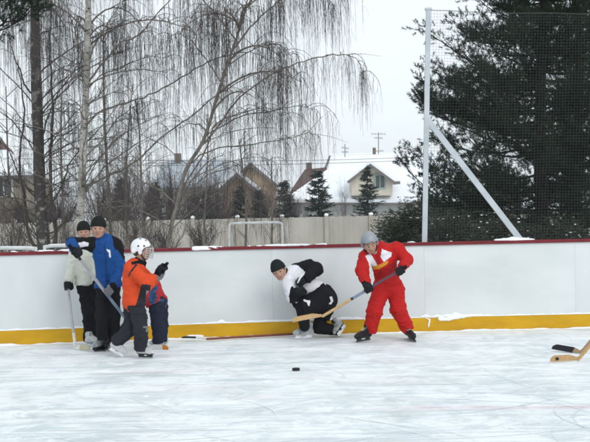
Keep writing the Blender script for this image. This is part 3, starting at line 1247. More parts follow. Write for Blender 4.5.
def birch(loc, label, trunk_px, Y, r0, r1, bark, limbs, seed, high=18, topz=10.0, blen=(.5, 1.3), dens=1.0, reach=2.6, azr=(0, 6.28), twl=(.3, 1.5), bare=0, lmat=None):
    random.seed(seed)
    root = thing('birch_tree', loc, label, 'tree', 'weeping birches behind the boards')
    tp = [at(a, b, Y) for a, b in trunk_px]
    tp[0].z = -.1
    top = tp[-1]
    dirt = (tp[-1] - tp[-2]).normalized()
    while top.z < topz:
        top = top + dirt * .8 + V(random.uniform(-.08, .08), random.uniform(-.08, .08), .15)
        tp.append(top)
    tp = catmull(tp, 5)
    mb = MB()
    n_ = len(tp)
    rr = []
    for i, p in enumerate(tp):
        f = i / (n_ - 1)
        rr.append((r0 + (r1 - r0) * min(1, f * 1.5)) * (1 - .75 * max(0, f - .55) / .45) * (1 + .12 * nz1(i, .7, seed)) * (1 + .6 * max(0, .08 - f) / .08))
    mb.tube(tp, rr, 12)
    mb.build('trunk', bark, root, True)
    mb = MB()
    tb = TB()
    for lm in limbs:
        pxs, dY, rad = lm['p'], lm.get('d', (0, 0)), lm.get('r', .02) * .85
        n2 = len(pxs)
        pts = catmull([at(a, b, Y + dY[0] + (dY[1] - dY[0]) * i / max(1, n2 - 1)) for i, (a, b) in enumerate(pxs)], 5)
        for p in pts[1:-1]:
            p += V(random.gauss(0, .008), random.gauss(0, .03), random.gauss(0, .008))
        mb.tube(pts, [rad * (1 - .75 * i / (len(pts) - 1)) for i in range(len(pts))], 6)
        nb = int(lm.get('n', 8) * dens)
        if nb:
            branchlets(mb, tb, pts, nb, *lm.get('b', (.3, .9)), lm.get('tw', 9), lm.get('l', twl), lm.get('t0', .25))
        if lm.get('h'):
            hang_twigs(tb, [along(pts, u)[0] for u in np.linspace(lm.get('t0', .3), 1, 24)], int(lm['h'] * dens), *lm.get('l', twl))
        for _ in range(lm.get('s', 3)):         # bare ascending side shoots
            P, d = along(pts, random.uniform(.1, .85))
            e = P + (d + V(random.uniform(-.7, .7), random.uniform(-.7, .7), random.uniform(-.1, .6))).normalized() * random.uniform(.3, .9)
            mb.tube([P, P.lerp(e, .5) + V(0, 0, .03), e], [.006, .004, .002], 4)
    for _ in range(bare):       # bare ascending boughs low on the trunk
        P, d = along(tp, random.uniform(.1, .48))
        az = random.choice([random.uniform(-.9, .9), random.uniform(2.2, 4.1), random.uniform(0, 6.28)])
        l = random.uniform(1.0, 2.6)
        o_ = V(math.cos(az), math.sin(az) * .8, 0)
        k_ = random.uniform(.35, 1.0)
        pts = [P + o_ * (l * s_ * .8) + V(0, 0, l * (k_ * s_ - .35 * s_ * s_)) + V(random.gauss(0, .015), 0, random.gauss(0, .015)) for s_ in np.linspace(0, 1, 8)]
        r_ = random.uniform(.009, .017)
        mb.tube(pts, [r_ * (1 - .75 * s_) for s_ in np.linspace(0, 1, 8)], 5)
        for _k in range(7):
            P3, d3 = along(pts, random.uniform(.15, .95))
            e3 = P3 + (d3 + V(random.uniform(-.8, .8), random.uniform(-.6, .6), random.uniform(-.3, .6))).normalized() * random.uniform(.3, .9)
            mb.tube([P3, P3.lerp(e3, .5) + V(0, 0, .03), e3], [.006, .004, .002], 4)
            if random.random() < .6:
                hang_twigs(tb, [P3.lerp(e3, u_) for u_ in (.4, .7, 1)], 5, .15, .7)
    # limbs above the frame whose twigs hang into it
    for _ in range(high):
        f = random.uniform(.5, .97)
        P, d = along(tp, f)
        az = random.uniform(*azr)
        l = random.uniform(.6, 1) * reach * (1.15 - f * .5)
        o_ = V(math.cos(az), math.sin(az), 0)
        pts = [P + o_ * (l * s_) + V(0, 0, l * (.85 * s_ - .75 * s_ * s_)) for s_ in np.linspace(0, 1, 8)]
        mb.tube(pts, [.022 * (1 - .75 * s_) for s_ in np.linspace(0, 1, 8)], 5)
        branchlets(mb, tb, pts, int(9 * dens), *blen, 11, (.5, 2.6), .25)
    mb.build('limbs', lmat or limb_m, root, True)
    tb.build('hanging_twigs', twig_m, root)
    return root


b_dark = birch_bark('dark_birch_bark', .19)
b_white = birch_bark('white_birch_bark', -.06)

Y1 = 24.0
birch(V(at(45, 262, Y1).x, Y1, -.05), 'thick dark barked birch trunk at far left behind the boards',
      [(46, 262), (43, 235), (40, 190), (38, 130), (36, 70), (34.5, 0), (33, -60)], Y1, .14, .10, b_dark,
      [dict(p=[(39, 150), (48, 118), (60, 92), (80, 62), (95, 36)], d=(0, -.5), r=.028, n=6, h=30),
       dict(p=[(48, 256), (56, 236), (52, 200), (50, 160), (53, 110), (50, 60), (52, 0)], d=(0, -.3), r=.062, n=6, h=30, s=8),
       dict(p=[(44, 258), (30, 238), (24, 200), (20, 160), (24, 110), (18, 60)], d=(0, .4), r=.05, n=4, h=20, s=8),
       dict(p=[(36.5, 75), (60, 56), (95, 36), (125, 22)], d=(0, -.8), r=.022, n=7, h=40),
       dict(p=[(36, 98), (27, 88), (18, 66), (11, 46), (6, 20)], d=(0, -.4), r=.026, n=5, h=30),
       dict(p=[(39, 160), (20, 130), (0, 112), (-20, 105)], d=(0, -.4), r=.022, n=3, h=20),
       dict(p=[(41, 205), (22, 180), (8, 150), (-12, 130)], d=(0, -.6), r=.026, n=2, h=12),
       dict(p=[(42, 222), (20, 205), (0, 190), (-15, 186)], d=(0, -.4), r=.02, n=1, h=6),
       dict(p=[(44, 235), (24, 212), (12, 190), (-2, 150)], d=(0, .5), r=.022, n=1, h=6),
       dict(p=[(42, 215), (60, 190), (72, 160), (100, 128), (122, 100)], d=(0, -.6), r=.028, n=3, h=16),
       dict(p=[(43, 238), (66, 222), (80, 196), (98, 175), (110, 166)], d=(0, -.5), r=.024, n=1, h=8),
       dict(p=[(40, 182), (58, 186), (74, 202), (92, 226)], d=(0, -.5), r=.018, n=0, h=6),
       dict(p=[(44, 242), (54, 236), (68, 218), (84, 212), (100, 214)], d=(0, -.7), r=.02, n=0, h=4),
       dict(p=[(44, 244), (34, 236), (24, 222), (10, 215), (-8, 213)], d=(0, -.7), r=.02, n=0, h=4),
       dict(p=[(46, 250), (26, 240), (12, 226), (-6, 222)], d=(0, .5), r=.018, n=0, h=4),
       dict(p=[(37, 120), (52, 108), (70, 118), (86, 142)], d=(0, -.7), r=.016, n=3, h=14),
       ], 3, high=17, topz=9.0, dens=1.0, reach=2.6, bare=34, lmat=bark_dark)

Y2 = 23.0
birch(V(at(80, 262, Y2).x, Y2, -.05), 'white barked birch with dark patches behind the boy in blue',
      [(79, 264), (80, 230), (82, 180), (84, 130), (86.3, 80), (88, 30), (89.5, -30)], Y2, .085, .062, b_white,
      [dict(p=[(86, 68), (80, 48), (73, 26), (66, 0), (60, -25)], d=(0, .4), r=.024, n=6, h=30),
       dict(p=[(87.5, 62), (100, 36), (115, 12), (130, -20)], d=(0, -.4), r=.02, n=8, h=40),
       dict(p=[(86.5, 84), (104, 62), (120, 44), (139, 35), (155, 16), (172, -2), (190, -14)], d=(0, -.9), r=.026, n=12, h=90),
       dict(p=[(84.5, 128), (100, 112), (120, 104.6), (144, 97), (168, 85.6), (202, 65), (228, 55.5), (250, 52), (268, 60)], d=(0, -1.2), r=.026, n=13, h=110),
       dict(p=[(85.5, 92), (100, 76), (120, 68), (148, 57), (166, 58)], d=(0, .6), r=.018, n=8, h=50),
       dict(p=[(83, 160), (102, 140), (118, 118), (140, 104), (150, 102)], d=(0, .5), r=.018, n=6, h=40),
       dict(p=[(82, 188), (108, 176), (138, 160), (158, 139.5), (188, 119), (215, 97), (250, 76), (268, 74), (284, 86)], d=(0, -2), r=.024, n=11, h=100, t0=.4),
       dict(p=[(83, 172), (72, 158), (58, 150), (40, 146)], d=(0, .4), r=.014, n=2, h=10),
       dict(p=[(82, 195), (98, 180), (122, 172), (146, 170)], d=(0, -.5), r=.016, n=3, h=24),
       dict(p=[(81.5, 215), (100, 205), (126, 200), (150, 192)], d=(0, .4), r=.014, n=1, h=16),
       dict(p=[(85, 110), (72, 100), (62, 104), (50, 120)], d=(0, .5), r=.014, n=4, h=22),
       dict(p=[(82, 186), (70, 176), (56, 180), (46, 196)], d=(0, -.4), r=.012, n=0, h=8)], 5, high=19, topz=9.2, dens=1.0, reach=2.8, bare=20)

Y3 = 21.5
birch(V(at(166, 262, Y3).x, Y3, -.05), 'slender leaning birch with long arching weeping limbs in the middle of the photo',
      [(164, 262), (170, 235), (177, 205), (186, 170), (204, 139), (218, 94), (231, 54), (242, 22), (249, -8)], Y3, .042, .028, limb_m,
      [dict(p=[(176, 205), (160, 190), (140, 180), (120, 160), (100, 152)], d=(0, -.4), r=.022, n=5, h=44),
       dict(p=[(172, 228), (150, 215), (128, 206), (108, 210)], d=(0, .4), r=.02, n=3, h=30),
       dict(p=[(180, 192), (206, 150), (216, 124), (250, 111), (268, 108), (282, 116)], d=(0, .5), r=.02, n=9, h=80),
       dict(p=[(190, 160), (215, 130), (240, 97), (278, 71), (310, 60), (338, 54.5), (356, 58.5), (364, 73)], d=(0, -.6), r=.024, n=19, h=170, b=(.15, .5), t0=.35, l=(.25, 1.25)),
       dict(p=[(206, 135), (240, 117), (270, 111), (287, 108), (303, 106), (316, 112)], d=(0, .7), r=.016, n=9, h=80, l=(.2, 1.0)),
       dict(p=[(188, 165), (212, 150), (253, 144), (290, 138), (309, 133), (320, 138)], d=(0, .2), r=.017, n=8, h=70, l=(.2, 1.0)),
       dict(p=[(182, 186), (205, 172), (235, 160), (262, 158), (280, 164)], d=(0, -.5), r=.014, n=5, h=60, l=(.2, .9)),
       dict(p=[(179, 196), (200, 192), (222, 182), (246, 180)], d=(0, .5), r=.013, n=3, h=40, l=(.2, .7)),
       dict(p=[(218, 94), (226, 62), (228, 30), (222, 0), (214, -24)], d=(0, .5), r=.018, n=9, h=70),
       dict(p=[(231, 54), (250, 28), (268, 10), (281, 0), (300, -10), (322, -8), (334, 6)], d=(0, -.3), r=.02, n=15, h=130, l=(.3, 1.3)),
       dict(p=[(226, 66), (252, 50), (272, 44), (285, 48), (292, 62)], d=(0, .3), r=.015, n=9, h=80, l=(.3, 1.2)),
       dict(p=[(244, 10), (268, -10), (300, -30), (326, -34), (344, -22)], d=(0, .3), r=.02, n=16, h=110, l=(.5, 1.6)),
       dict(p=[(222, 84), (206, 60), (190, 40), (176, 34), (164, 42)], d=(0, .5), r=.015, n=9, h=80),
       dict(p=[(236, 40), (216, 14), (194, -8), (176, -14)], d=(0, -.5), r=.016, n=12, h=100, l=(.5, 1.8))], 9, high=12, topz=6.6, dens=.78, reach=1.9, bare=7)


# thin young birches between the fence and the boards
def sapling(px, Y, h_, label, seed, lean=0.0, tw=40):
    random.seed(seed)
    b = at(px, 240, Y)
    b.z = -.05
    root = thing('young_birch', b, label, 'tree', 'young birches before the fence')
    pts = [b + V(lean * s_ * s_ * h_ + .05 * math.sin(s_ * 5 + seed), 0, h_ * s_) for s_ in np.linspace(0, 1, 12)]
    mb = MB()
    mb.tube(pts, [.045 * (1 - .8 * s_) + .004 for s_ in np.linspace(0, 1, 12)], 6)
    mb.build('trunk', limb_m, root, True)
    mb = MB()
    tb = TB()
    for _ in range(26):
        P, d = along(pts, random.uniform(.15, .97))
        az = random.uniform(0, 6.28)
        l = random.uniform(.4, 1.3)
        o_ = V(math.cos(az), math.sin(az), 0)
        q = [P + o_ * (l * .8 * s_) + V(0, 0, l * (.9 * s_ - .5 * s_ * s_)) for s_ in np.linspace(0, 1, 6)]
        mb.tube(q, [.011 * (1 - .7 * s_) for s_ in np.linspace(0, 1, 6)], 4)
        hang_twigs(tb, [along(q, u)[0] for u in np.linspace(.3, 1, 8)], max(4, tw // 5), .2, 1.3, r0=.0036)
    mb.build('limbs', limb_m, root, True)
    tb.build('hanging_twigs', twig_m, root)


for i, (px, Y, h_, lab, ln) in enumerate((
        (109, 27, 6.4, 'thin upright young birch right of the boy in blue', .0),
        (127, 31, 5.2, 'young birch rising above the white helmeted child', .04),
        (146, 29, 4.6, 'short young birch left of the leaning birch trunk', -.05),
        (205, 33, 4.4, 'young birch left of the tall pipe railing', .03),
        (246, 33, 3.8, 'small young birch behind the tall pipe railing', -.03),
        (270, 35, 3.4, 'smallest young birch before the tan gables', .05),
        (62, 30, 5.6, 'young birch between the dark and the white birch trunks', .03),
        (14, 29, 5.0, 'young birch before the ochre house at far left', -.03))):
    sapling(px, Y, h_, lab, 20 + i, ln)


# bare brown shrubs beyond and before the fence
def bare_shrub(px, Y, h_, w, label, seed, ns=46, grp='bare brown shrubs by the fence'):
    random.seed(seed)
    b = at(px, 240, Y)
    b.z = -.05
    root = thing('bare_shrub', b, label, 'shrub', grp)
    tb = TB()
    mb = MB()
    for _ in range(ns):
        az = random.uniform(0, 6.28)
        rad = random.uniform(.05, 1) * w
        tip = b + V(math.cos(az) * rad, math.sin(az) * rad * .8, h_ * random.uniform(.55, 1.05) * (1 - .25 * (rad / w) ** 2))
        base = b + V(math.cos(az) * rad * .25, math.sin(az) * rad * .25, 0)
        q = [base.lerp(tip, s_) + V(math.cos(az), math.sin(az), 0) * (-.12 * w * math.sin(s_ * 3.14)) for s_ in np.linspace(0, 1, 5)]
        mb.tube(q, [.018, .014, .011, .008, .004], 4)
        n_ = 12
        S = np.array([list(along(q, random.uniform(.25, .98))[0]) for _ in range(n_)])
        D = unit(n_) * .6 + np.array([0, 0, .55])
        l_ = RNG.uniform(.25, .8, n_)
        L = np.stack([S, S + D * (l_ * .5)[:, None] + RNG.normal(size=(n_, 3)) * .03, S + D * l_[:, None]], 1)
        tb.add(L, np.tile(np.array([[.0065, .005, .003]]), (n_, 1)))
    mb.build('stems', twig_m, root)
    tb.build('twigs', twig_m, root)


shr = [(104, 62, 3.6, 2.0), (126, 66, 4.2, 2.2), (150, 60, 3.3, 1.9), (172, 68, 4.0, 2.3), (196, 63, 3.5, 2.0), (218, 67, 3.4, 1.8), (60, 64, 3.0, 1.9), (20, 58, 2.2, 1.5), (262, 70, 3.0, 1.7), (290, 74, 2.6, 1.6)]
lab = ['brown bare shrub just right of the white birch trunk', 'tallest bare shrub above the white helmet', 'bare shrub left of the leaning birch beyond the fence', 'broad bare shrub behind the leaning birch trunk',
       'bare shrub below the pale blue grey roof', 'bare shrub at left foot of the tan gables', 'low bare shrub between the dark and white trunks', 'small bare shrub before the ochre house',
       'bare shrub before the right tan gable', 'low bare shrub by the dark red roof']
for i, (a, b, c_, d_) in enumerate(shr):
    bare_shrub(a, b, c_ * 1.2, d_ * 1.05, lab[i], 60 + i, 150)
for i, (a, b, c_, d_, l_) in enumerate(((135, 40, 1.7, 1.1, 'low twiggy shrub before the fence above the white helmet'), (165, 38, 1.5, 1.0, 'low twiggy shrub before the fence by the leaning birch foot'),
                                        (200, 42, 1.6, 1.1, 'low twiggy shrub before the fence left of the pipe railing'), (12, 36, 1.8, 1.2, 'low twiggy shrub before the fence at far left'),
                                        (66, 34, 1.5, 1.0, 'low twiggy shrub before the fence left of the white birch'), (345, 80, 4.2, 1.2, 'thin bare tree standing before the snowy roof'))):
    bare_shrub(a, b, c_, d_, l_, 90 + i, 30 if i < 5 else 14, 'low twiggy shrubs before the fence' if i < 5 else 'bare brown shrubs by the fence')

# --- spruces beyond the fence
spruce_m = mat('spruce_needles', (0.030, 0.044, 0.040), 0.9, scale=2, col2=(0.055, 0.072, 0.066))


def spruce(px, pyt, Y, hw, label, seed, dens=1.0):
    random.seed(seed)
    top = at(px, pyt, Y)
    b = V(top.x, Y, -.05)
    Hh = top.z - b.z
    R0 = hw / (FPX / Y)
    root = thing('spruce_tree', b, label, 'tree', 'spruces beyond the fence')
    mb = MB()
    mb.tube([b, top], [.07, .01], 6)
    P, D, Ln, Wd = [], [], [], []
    tiers = int(Hh * 4.4)
    for i in range(tiers):
        f = (i + .5) / tiers
        z = b.z + Hh * (.06 + .93 * f)
        R = R0 * (1 - f) ** .8 * random.uniform(.75, 1.15) + .07
        for k in range(11):
            az = random.uniform(0, 6.28)
            l = R * random.uniform(.4, 1.45)
            o_ = V(math.cos(az), math.sin(az), 0)
            p0 = V(b.x, b.y, z)
            dr = random.uniform(.2, .6)
            p0 = p0 + V(0, 0, random.uniform(-.12, .12))
            q = [p0 + o_ * (l * s_) + V(0, 0, l * (-dr * s_ + (dr + .05) * s_ * s_ * .9)) for s_ in np.linspace(0, 1, 5)]
            mb.tube(q, [.012, .01, .008, .006, .003], 3)
            ns_ = int((10 + 34 * l) * dens)
            for _ in range(ns_):
                pp, dd = along(q, random.uniform(.12, 1))
                d_ = dd * .8 + V(random.gauss(0, .5), random.gauss(0, .5), random.gauss(-.15, .3))
                P.append(pp)
                D.append(d_.normalized())
                Ln.append(random.uniform(.12, .34))
                Wd.append(random.uniform(.035, .07))
    mb.build('trunk', bark_pine, root)
    v, f = tri_batch(P, D, np.array(Ln), np.array(Wd))
    mesh_obj('crown', v, f, spruce_m, root)


for i, a in enumerate(((318, 170, 60, 19, 'well shaped spruce before the snowy roof, second from right', 1.0), (367, 166, 64, 18, 'tallest spruce standing before the cream dormer', .8),
                       (284, 180, 58, 13, 'dark dense spruce right of the tan gables', 1.3), (155, 182, 63, 13, 'spruce above the leaning birch foot beyond the fence', 1.2), (206, 190, 57, 11, 'small dark spruce left of the tan gables', 1.3),
                       (240, 186, 60, 10, 'small spruce before the front tan gable', 1.2), (120, 178, 72, 14, 'spruce beyond the fence above the white helmet', 1.2), (258, 190, 59, 9, 'lowest spruce before the right tan gable', 1.2))):
    spruce(a[0], a[1], a[2], a[3], a[4], 130 + i, a[5])

# --- pines
needle_m = mat('pine_needles', (0.014, 0.024, 0.015), 0.95, scale=1.6, col2=(0.032, 0.048, 0.030), spec=.0)


def pine(px, Y, label, seed, prof, zr, nl, topz, r0=.17, azf=None, sec=11, shoots=8, needles=25, group='pines behind the rink', nlen=.07):
    """prof(z): reach of the limbs at height z"""
    random.seed(seed)
    b = at(px, 240, Y)
    b.z = -.05
    root = thing('pine_tree', b, label, 'tree', group)
    tp = [b + V(.12 * math.sin(z * .5 + seed), .1 * math.cos(z * .4), z) for z in np.linspace(0, topz, 16)]
    mb = MB()
    mb.tube(tp, [r0 * (1 - .75 * s_) for s_ in np.linspace(0, 1, 16)], 10)
    mb.build('trunk', bark_pine, root, True)
    mb = MB()
    SP, SD = [], []
    for i in range(nl):
        z = zr[0] + (zr[1] - zr[0]) * (i + random.random()) / nl
        P = along(tp, z / topz)[0]
        az = azf() if azf else random.uniform(0, 6.28)
        l = prof(z) * random.uniform(.62, 1.02)
        o_ = V(math.cos(az), math.sin(az), 0)
        sl = random.uniform(-.2, .5)
        q = [P + o_ * (l * s_) + V(0, 0, l * (sl * s_ - .28 * s_ * (1 - s_) + .12 * s_ * s_)) + V(random.gauss(0, .03), random.gauss(0, .03), random.gauss(0, .03)) * s_ for s_ in np.linspace(0, 1, 8)]
        mb.tube(q, [(.012 + .011 * l) * (1 - .8 * s_) for s_ in np.linspace(0, 1, 8)], 5)
        for _ in range(max(3, int(sec * l / 2.4))):
            P2, d2 = along(q, random.uniform(.08, 1) ** .8)
            d_ = (d2 + V(random.gauss(0, .75), random.gauss(0, .75), random.uniform(-.35, .7))).normalized()
            l2 = random.uniform(.22, .62)
            e = P2 + d_ * l2 + V(0, 0, .09)
            mb.tube([P2, P2.lerp(e, .5), e], [.009, .006, .004], 4)
            for s_ in range(shoots):
                u = random.uniform(.55, 1.05)
                jit = V(random.gauss(0, .07), random.gauss(0, .07), random.gauss(.02, .05))
                SP.append(P2.lerp(e, u) + jit)
                SD.append((d_ * .5 + jit * 6 + V(random.gauss(0, .4), random.gauss(0, .4), random.uniform(0, .7))).normalized())
    mb.build('limbs', bark_pine, root, True)
    SP, SD = np.array(SP), np.array(SD)
    n_ = len(SP) * needles
    rep = np.repeat(np.arange(len(SP)), needles)
    pos = SP[rep] + SD[rep] * (RNG.random(n_) * .10)[:, None]
    d = SD[rep] * .75 + unit(n_) * .85
    d /= np.linalg.norm(d, axis=1)[:, None]
    v, f = tri_batch(pos, d, nlen * RNG.uniform(.7, 1.2, n_), np.full(n_, .0095))
    mesh_obj('crown', v, f, needle_m, root)


def prof_a(z):
    return float(np.interp(z, [.8, 1.6, 2.1, 2.7, 3.2, 3.9, 4.4, 5.0, 5.6, 6.3, 7.5, 9.0], [3.1, 3.05, 3.0, 3.05, 2.95, 2.6, 2.05, 1.8, 1.5, 1.5, 1.3, .6]))


pine(548, 24, 'big dark pine filling the sky behind the safety net', 41, prof_a, (.5, 8.6), 195, 9.6, sec=27)
pine(577, 27.5, 'second dark pine trunk further back at right edge', 43, lambda z: float(np.interp(z, [1, 3, 6, 9], [1.9, 2.6, 2.2, .8])), (1.2, 9.0), 62, 9.8, sec=18)
pine(-52, 16, 'pine at far left with one dark green bough reaching into the frame', 47,
     lambda z: float(np.interp(z, [3.9, 4.6, 6.5], [1.75, 1.5, 1.1])), (4.15, 6.4), 26, 6.6, r0=.12, azf=lambda: random.uniform(-1.1, .9), sec=20, group=None)

# --- evergreen bush with snow behind the boards
random.seed(77)
bush_m = mat('bush_foliage', (0.022, 0.029, 0.02), 0.9, scale=4, col2=(0.055, 0.062, 0.046))


def snowy_bush(px, Y, rx, zt, label, seed, ns=900):
    b = at(px, 240, Y)
    b.z = -.05
    root = thing('snowy_bush', b, label, 'bush', 'snowy evergreen bushes')
    mb = MB()
    cs = []
    rs = random.Random(seed)
    for _ in range(22):
        az, rr_ = rs.uniform(0, 6.28), rs.uniform(.1, 1)
        p = b + V(math.cos(az) * rr_ * rx * .8, math.sin(az) * rr_ * .5, zt * rs.uniform(.35, .95) * (1 - .3 * rr_ * rr_))
        mb.tube([b + V(0, 0, 0), b.lerp(p, .5) + V(0, 0, -.05), p], [.02, .012, .006], 4)
        cs.append(p)
    mb.build('stems', bark_pine, root)
    C = np.array([list(c) for c in cs])
    P = C[RNG.integers(0, len(C), ns * 22)] + np.clip(RNG.normal(size=(ns * 22, 3)), -1.8, 1.8) * np.array([.17, .17, .14])
    d = unit(len(P))
    d[:, 2] = np.abs(d[:, 2]) * .5
    v, f = tri_batch(P, d, RNG.uniform(.04, .09, len(P)), RNG.uniform(.012, .026, len(P)))
    mesh_obj('foliage', v, f, bush_m, root)
    pr = []
    for _ in range(45):
        c = C[rs.randrange(len(C))]
        pr.append(ell(c + np.array([rs.gauss(0, .16), rs.gauss(-.12, .08), rs.gauss(.06, .12)]), (rs.uniform(.010, .032), .025, rs.uniform(.005, .011))))
    o = blob('snow', pr, snow_m, root, h=.007, k=.012, smooth=1, fold=.004, fscale=40)
    o['kind'] = 'stuff'


snowy_bush(403, 21, .62, 1.95, 'dark bush flecked with snow behind the red skater', 5)
snowy_bush(450, 20, .8, 1.6, 'low dark bush behind the foot of the net post', 6, 600)
snowy_bush(505, 21, .8, 1.5, 'low dark bush behind the foot of the slanted brace', 7, 500)
snowy_bush(560, 21, .9, 1.4, 'low dark bush under the big pine at right', 8, 500)
it = []
for (px, py, rx, rz) in ((515, 236, .22, .1), (526, 219, .10, .05), (497, 232, .16, .06), (482, 228, .13, .05), (540, 236, .25, .08), (470, 238, .3, .08)):
    p = at(px, py, 19.5)
    it.append(((p.x, 19.5, p.z - .05), (rx, .2, rz)))
pr = []
for (px, zt, rx) in ((514, 1.16, .4), (530, 1.0, .5), (492, 1.0, .4), (470, .9, .5), (552, .95, .6)):
    p = at(px, 236, 18.6)
    pr.append(ell((p.x, 18.6, -.1), (rx, .5, zt + .1)))
o = blob('snow_bank', pr, snow_m, None, h=.04, k=.15, fold=.03, fscale=4)
o['kind'] = 'stuff'
tag(o, 'heap of ploughed snow behind the boards under the slanted brace', 'snow')

# --- the cold hazy air over the place
HZ = 0.0005
hm_ = bpy.data.materials.new('cold_air')
hm_.use_nodes = True
t_ = hm_.node_tree
t_.nodes.clear()
ho = t_.nodes.new('ShaderNodeOutputMaterial')
hv = t_.nodes.new('ShaderNodeVolumePrincipled')
hv.inputs['Color'].default_value = (0.9, 0.94, 0.97, 1)
hv.inputs['Density'].default_value = HZ
t_.links.new(hv.outputs[0], ho.inputs['Volume'])
mb = MB()
mb.box((0, 290, 8.5), (V(1, 0, 0), V(0, 1, 0), V(0, 0, 1)), (620, 330, 9.7))
hz = mb.build('haze', hm_, None)
hz['kind'] = 'stuff'
tag(hz, 'thin cold winter haze hanging over the rink and the houses', 'haze')

# ==================================================================================================
# PEOPLE AND THEIR GEAR
# ==================================================================================================
skin_m = mat('skin', (0.37, 0.215, 0.155), 0.6, scale=60, col2=(0.45, 0.255, 0.19))
lip_m = mat('lips', (0.34, 0.14, 0.12), 0.5)
brow_m = mat('eyebrow_hair', (0.08, 0.055, 0.04), 0.9)
eye_m = mat('eye_white', (0.30, 0.24, 0.21), 0.5)
iris_m = mat('iris', (0.055, 0.04, 0.032), 0.4)
hair_m = mat('brown_hair', (0.06, 0.04, 0.028), 0.8)
steel_m = mat('blade_steel', (0.55, 0.57, 0.6), 0.25, metal=0.9, scale=20)
white_pl = mat('white_plastic', (0.68, 0.69, 0.70), 0.4, scale=12, spec=.4)
black_pl = mat('black_plastic', (0.02, 0.02, 0.022), 0.35, scale=12, spec=.4)
boot_black = mat('black_boot', (0.010, 0.010, 0.011), 0.5, scale=20, col2=(0.024, 0.024, 0.026), spec=.15)
boot_white = mat('white_boot', (0.42, 0.43, 0.44), 0.5, scale=20, col2=(0.58, 0.59, 0.60))
boot_grey = mat('grey_boot', (0.20, 0.22, 0.23), 0.5, scale=24, col2=(0.44, 0.46, 0.47))
lace_m = mat('laces', (0.6, 0.6, 0.58), 0.8)


def cloth(name, c, v=.22, rough=.85, sc=45):
    v = v * .5
    return mat(name, c, rough, var=v, scale=sc, bump=.25, bscale=160, spec=.08)


blk = cloth('black_cloth', (0.013, 0.013, 0.015))
blk2 = cloth('black_knit', (0.016, 0.018, 0.018), .35, sc=60)
navy = cloth('navy_cloth', (0.020, 0.024, 0.042))
blue = cloth('blue_nylon', (0.012, 0.066, 0.235), .25, .55)
bluedk = cloth('dark_blue_nylon', (0.012, 0.035, 0.12), .25, .55)
cream = cloth('cream_nylon', (0.56, 0.575, 0.51), .08, .7)
white_c = cloth('white_jersey', (0.72, 0.72, 0.76), .06, .8)
orange = cloth('orange_nylon', (0.62, 0.072, 0.022), .16, .6)
grey_c = cloth('slate_nylon', (0.027, 0.028, 0.035), .25, .7)
grey_l = cloth('grey_nylon', (0.16, 0.17, 0.19), .2, .7)
red = cloth('red_nylon', (0.46, 0.017, 0.017), .2, .6)
red_shade = cloth('red_nylon_fold_shade', (0.32, 0.014, 0.016), .2, .6)  # darker copy of the red nylon, paints shade into the jacket folds
yel = cloth('yellow_print', (0.62, 0.26, 0.03), .15, .6)
maroon = cloth('wine_red_cloth', (0.36, 0.028, 0.034), .3, .8)
patt = cloth('blue_patterned_cloth', (0.035, 0.07, 0.15), .8, .8, 40)
greenk = cloth('dark_green_knit', (0.016, 0.021, 0.021), .35, .9, 60)
glove_m = cloth('black_glove_leather', (0.016, 0.017, 0.019), .4, .5)
glove_w = cloth('white_glove_leather', (0.5, 0.5, 0.52), .1, .6)
glove_g = cloth('grey_glove', (0.15, 0.155, 0.17), .2, .7)


def nrm(v):
    return Vector(v).normalized()


def basis(f, u):
    f = nrm(f)
    u = Vector(u)
    u = (u - f * u.dot(f)).normalized()
    s = f.cross(u)        # the head's own right
    return f, u, s


def head_prims(c, f, u, H):
    f, u, s = basis(f, u)
    P = lambda a, b, d: c + s * (a * H) + f * (b * H) + u * (d * H)
    ax = (s, f, u)
    pr = [ell(P(0, -.07, .13), (.355 * H, .44 * H, .37 * H), ax),
          ell(P(0, .10, -.10), (.30 * H, .33 * H, .39 * H), ax),
          cap(P(-.10, .22, -.36), .12 * H, P(.10, .22, -.36), .12 * H),
          cap(P(-.2, .02, -.28), .10 * H, P(.2, .02, -.28), .10 * H),
          cap(P(0, .26, -.40), .085 * H, P(0, .29, -.42), .07 * H),
          cap(P(0, .40, .02), .035 * H, P(0, .50, -.13), .055 * H, sm=.008),
          cap(P(-.045, .43, -.14), .04 * H, P(.045, .43, -.14), .04 * H, sm=.008),
          cap(P(-.17, .345, .085), .04 * H, P(-.05, .38, .075), .04 * H, sm=.01),
          cap(P(.17, .345, .085), .04 * H, P(.05, .38, .075), .04 * H, sm=.01),
          ell(P(-.19, .26, -.11), (.10 * H, .10 * H, .09 * H), ax, sm=.02),
          ell(P(.19, .26, -.11), (.10 * H, .10 * H, .09 * H), ax, sm=.02),
          cap(P(-.085, .385, -.265), .028 * H, P(.085, .385, -.265), .028 * H, m=1, sm=.006),
          cap(P(-.06, .385, -.295), .03 * H, P(.06, .385, -.295), .03 * H, m=1, sm=.006)]
    for sg in (-1, 1):
        pr.append(ell(P(.345 * sg, -.03, -.04), (.05 * H, .09 * H, .15 * H), ax, sm=.01))
        pr.append(cap(P(.07 * sg, .385, .115), .022 * H, P(.2 * sg, .33, .11), .018 * H, m=2, sm=.004))
    cuts = [ell(P(.14 * sg, .42, .0), (.070 * H, .07 * H, .030 * H), ax) for sg in (-1, 1)]
    return pr, cuts, P, (s, f, u)


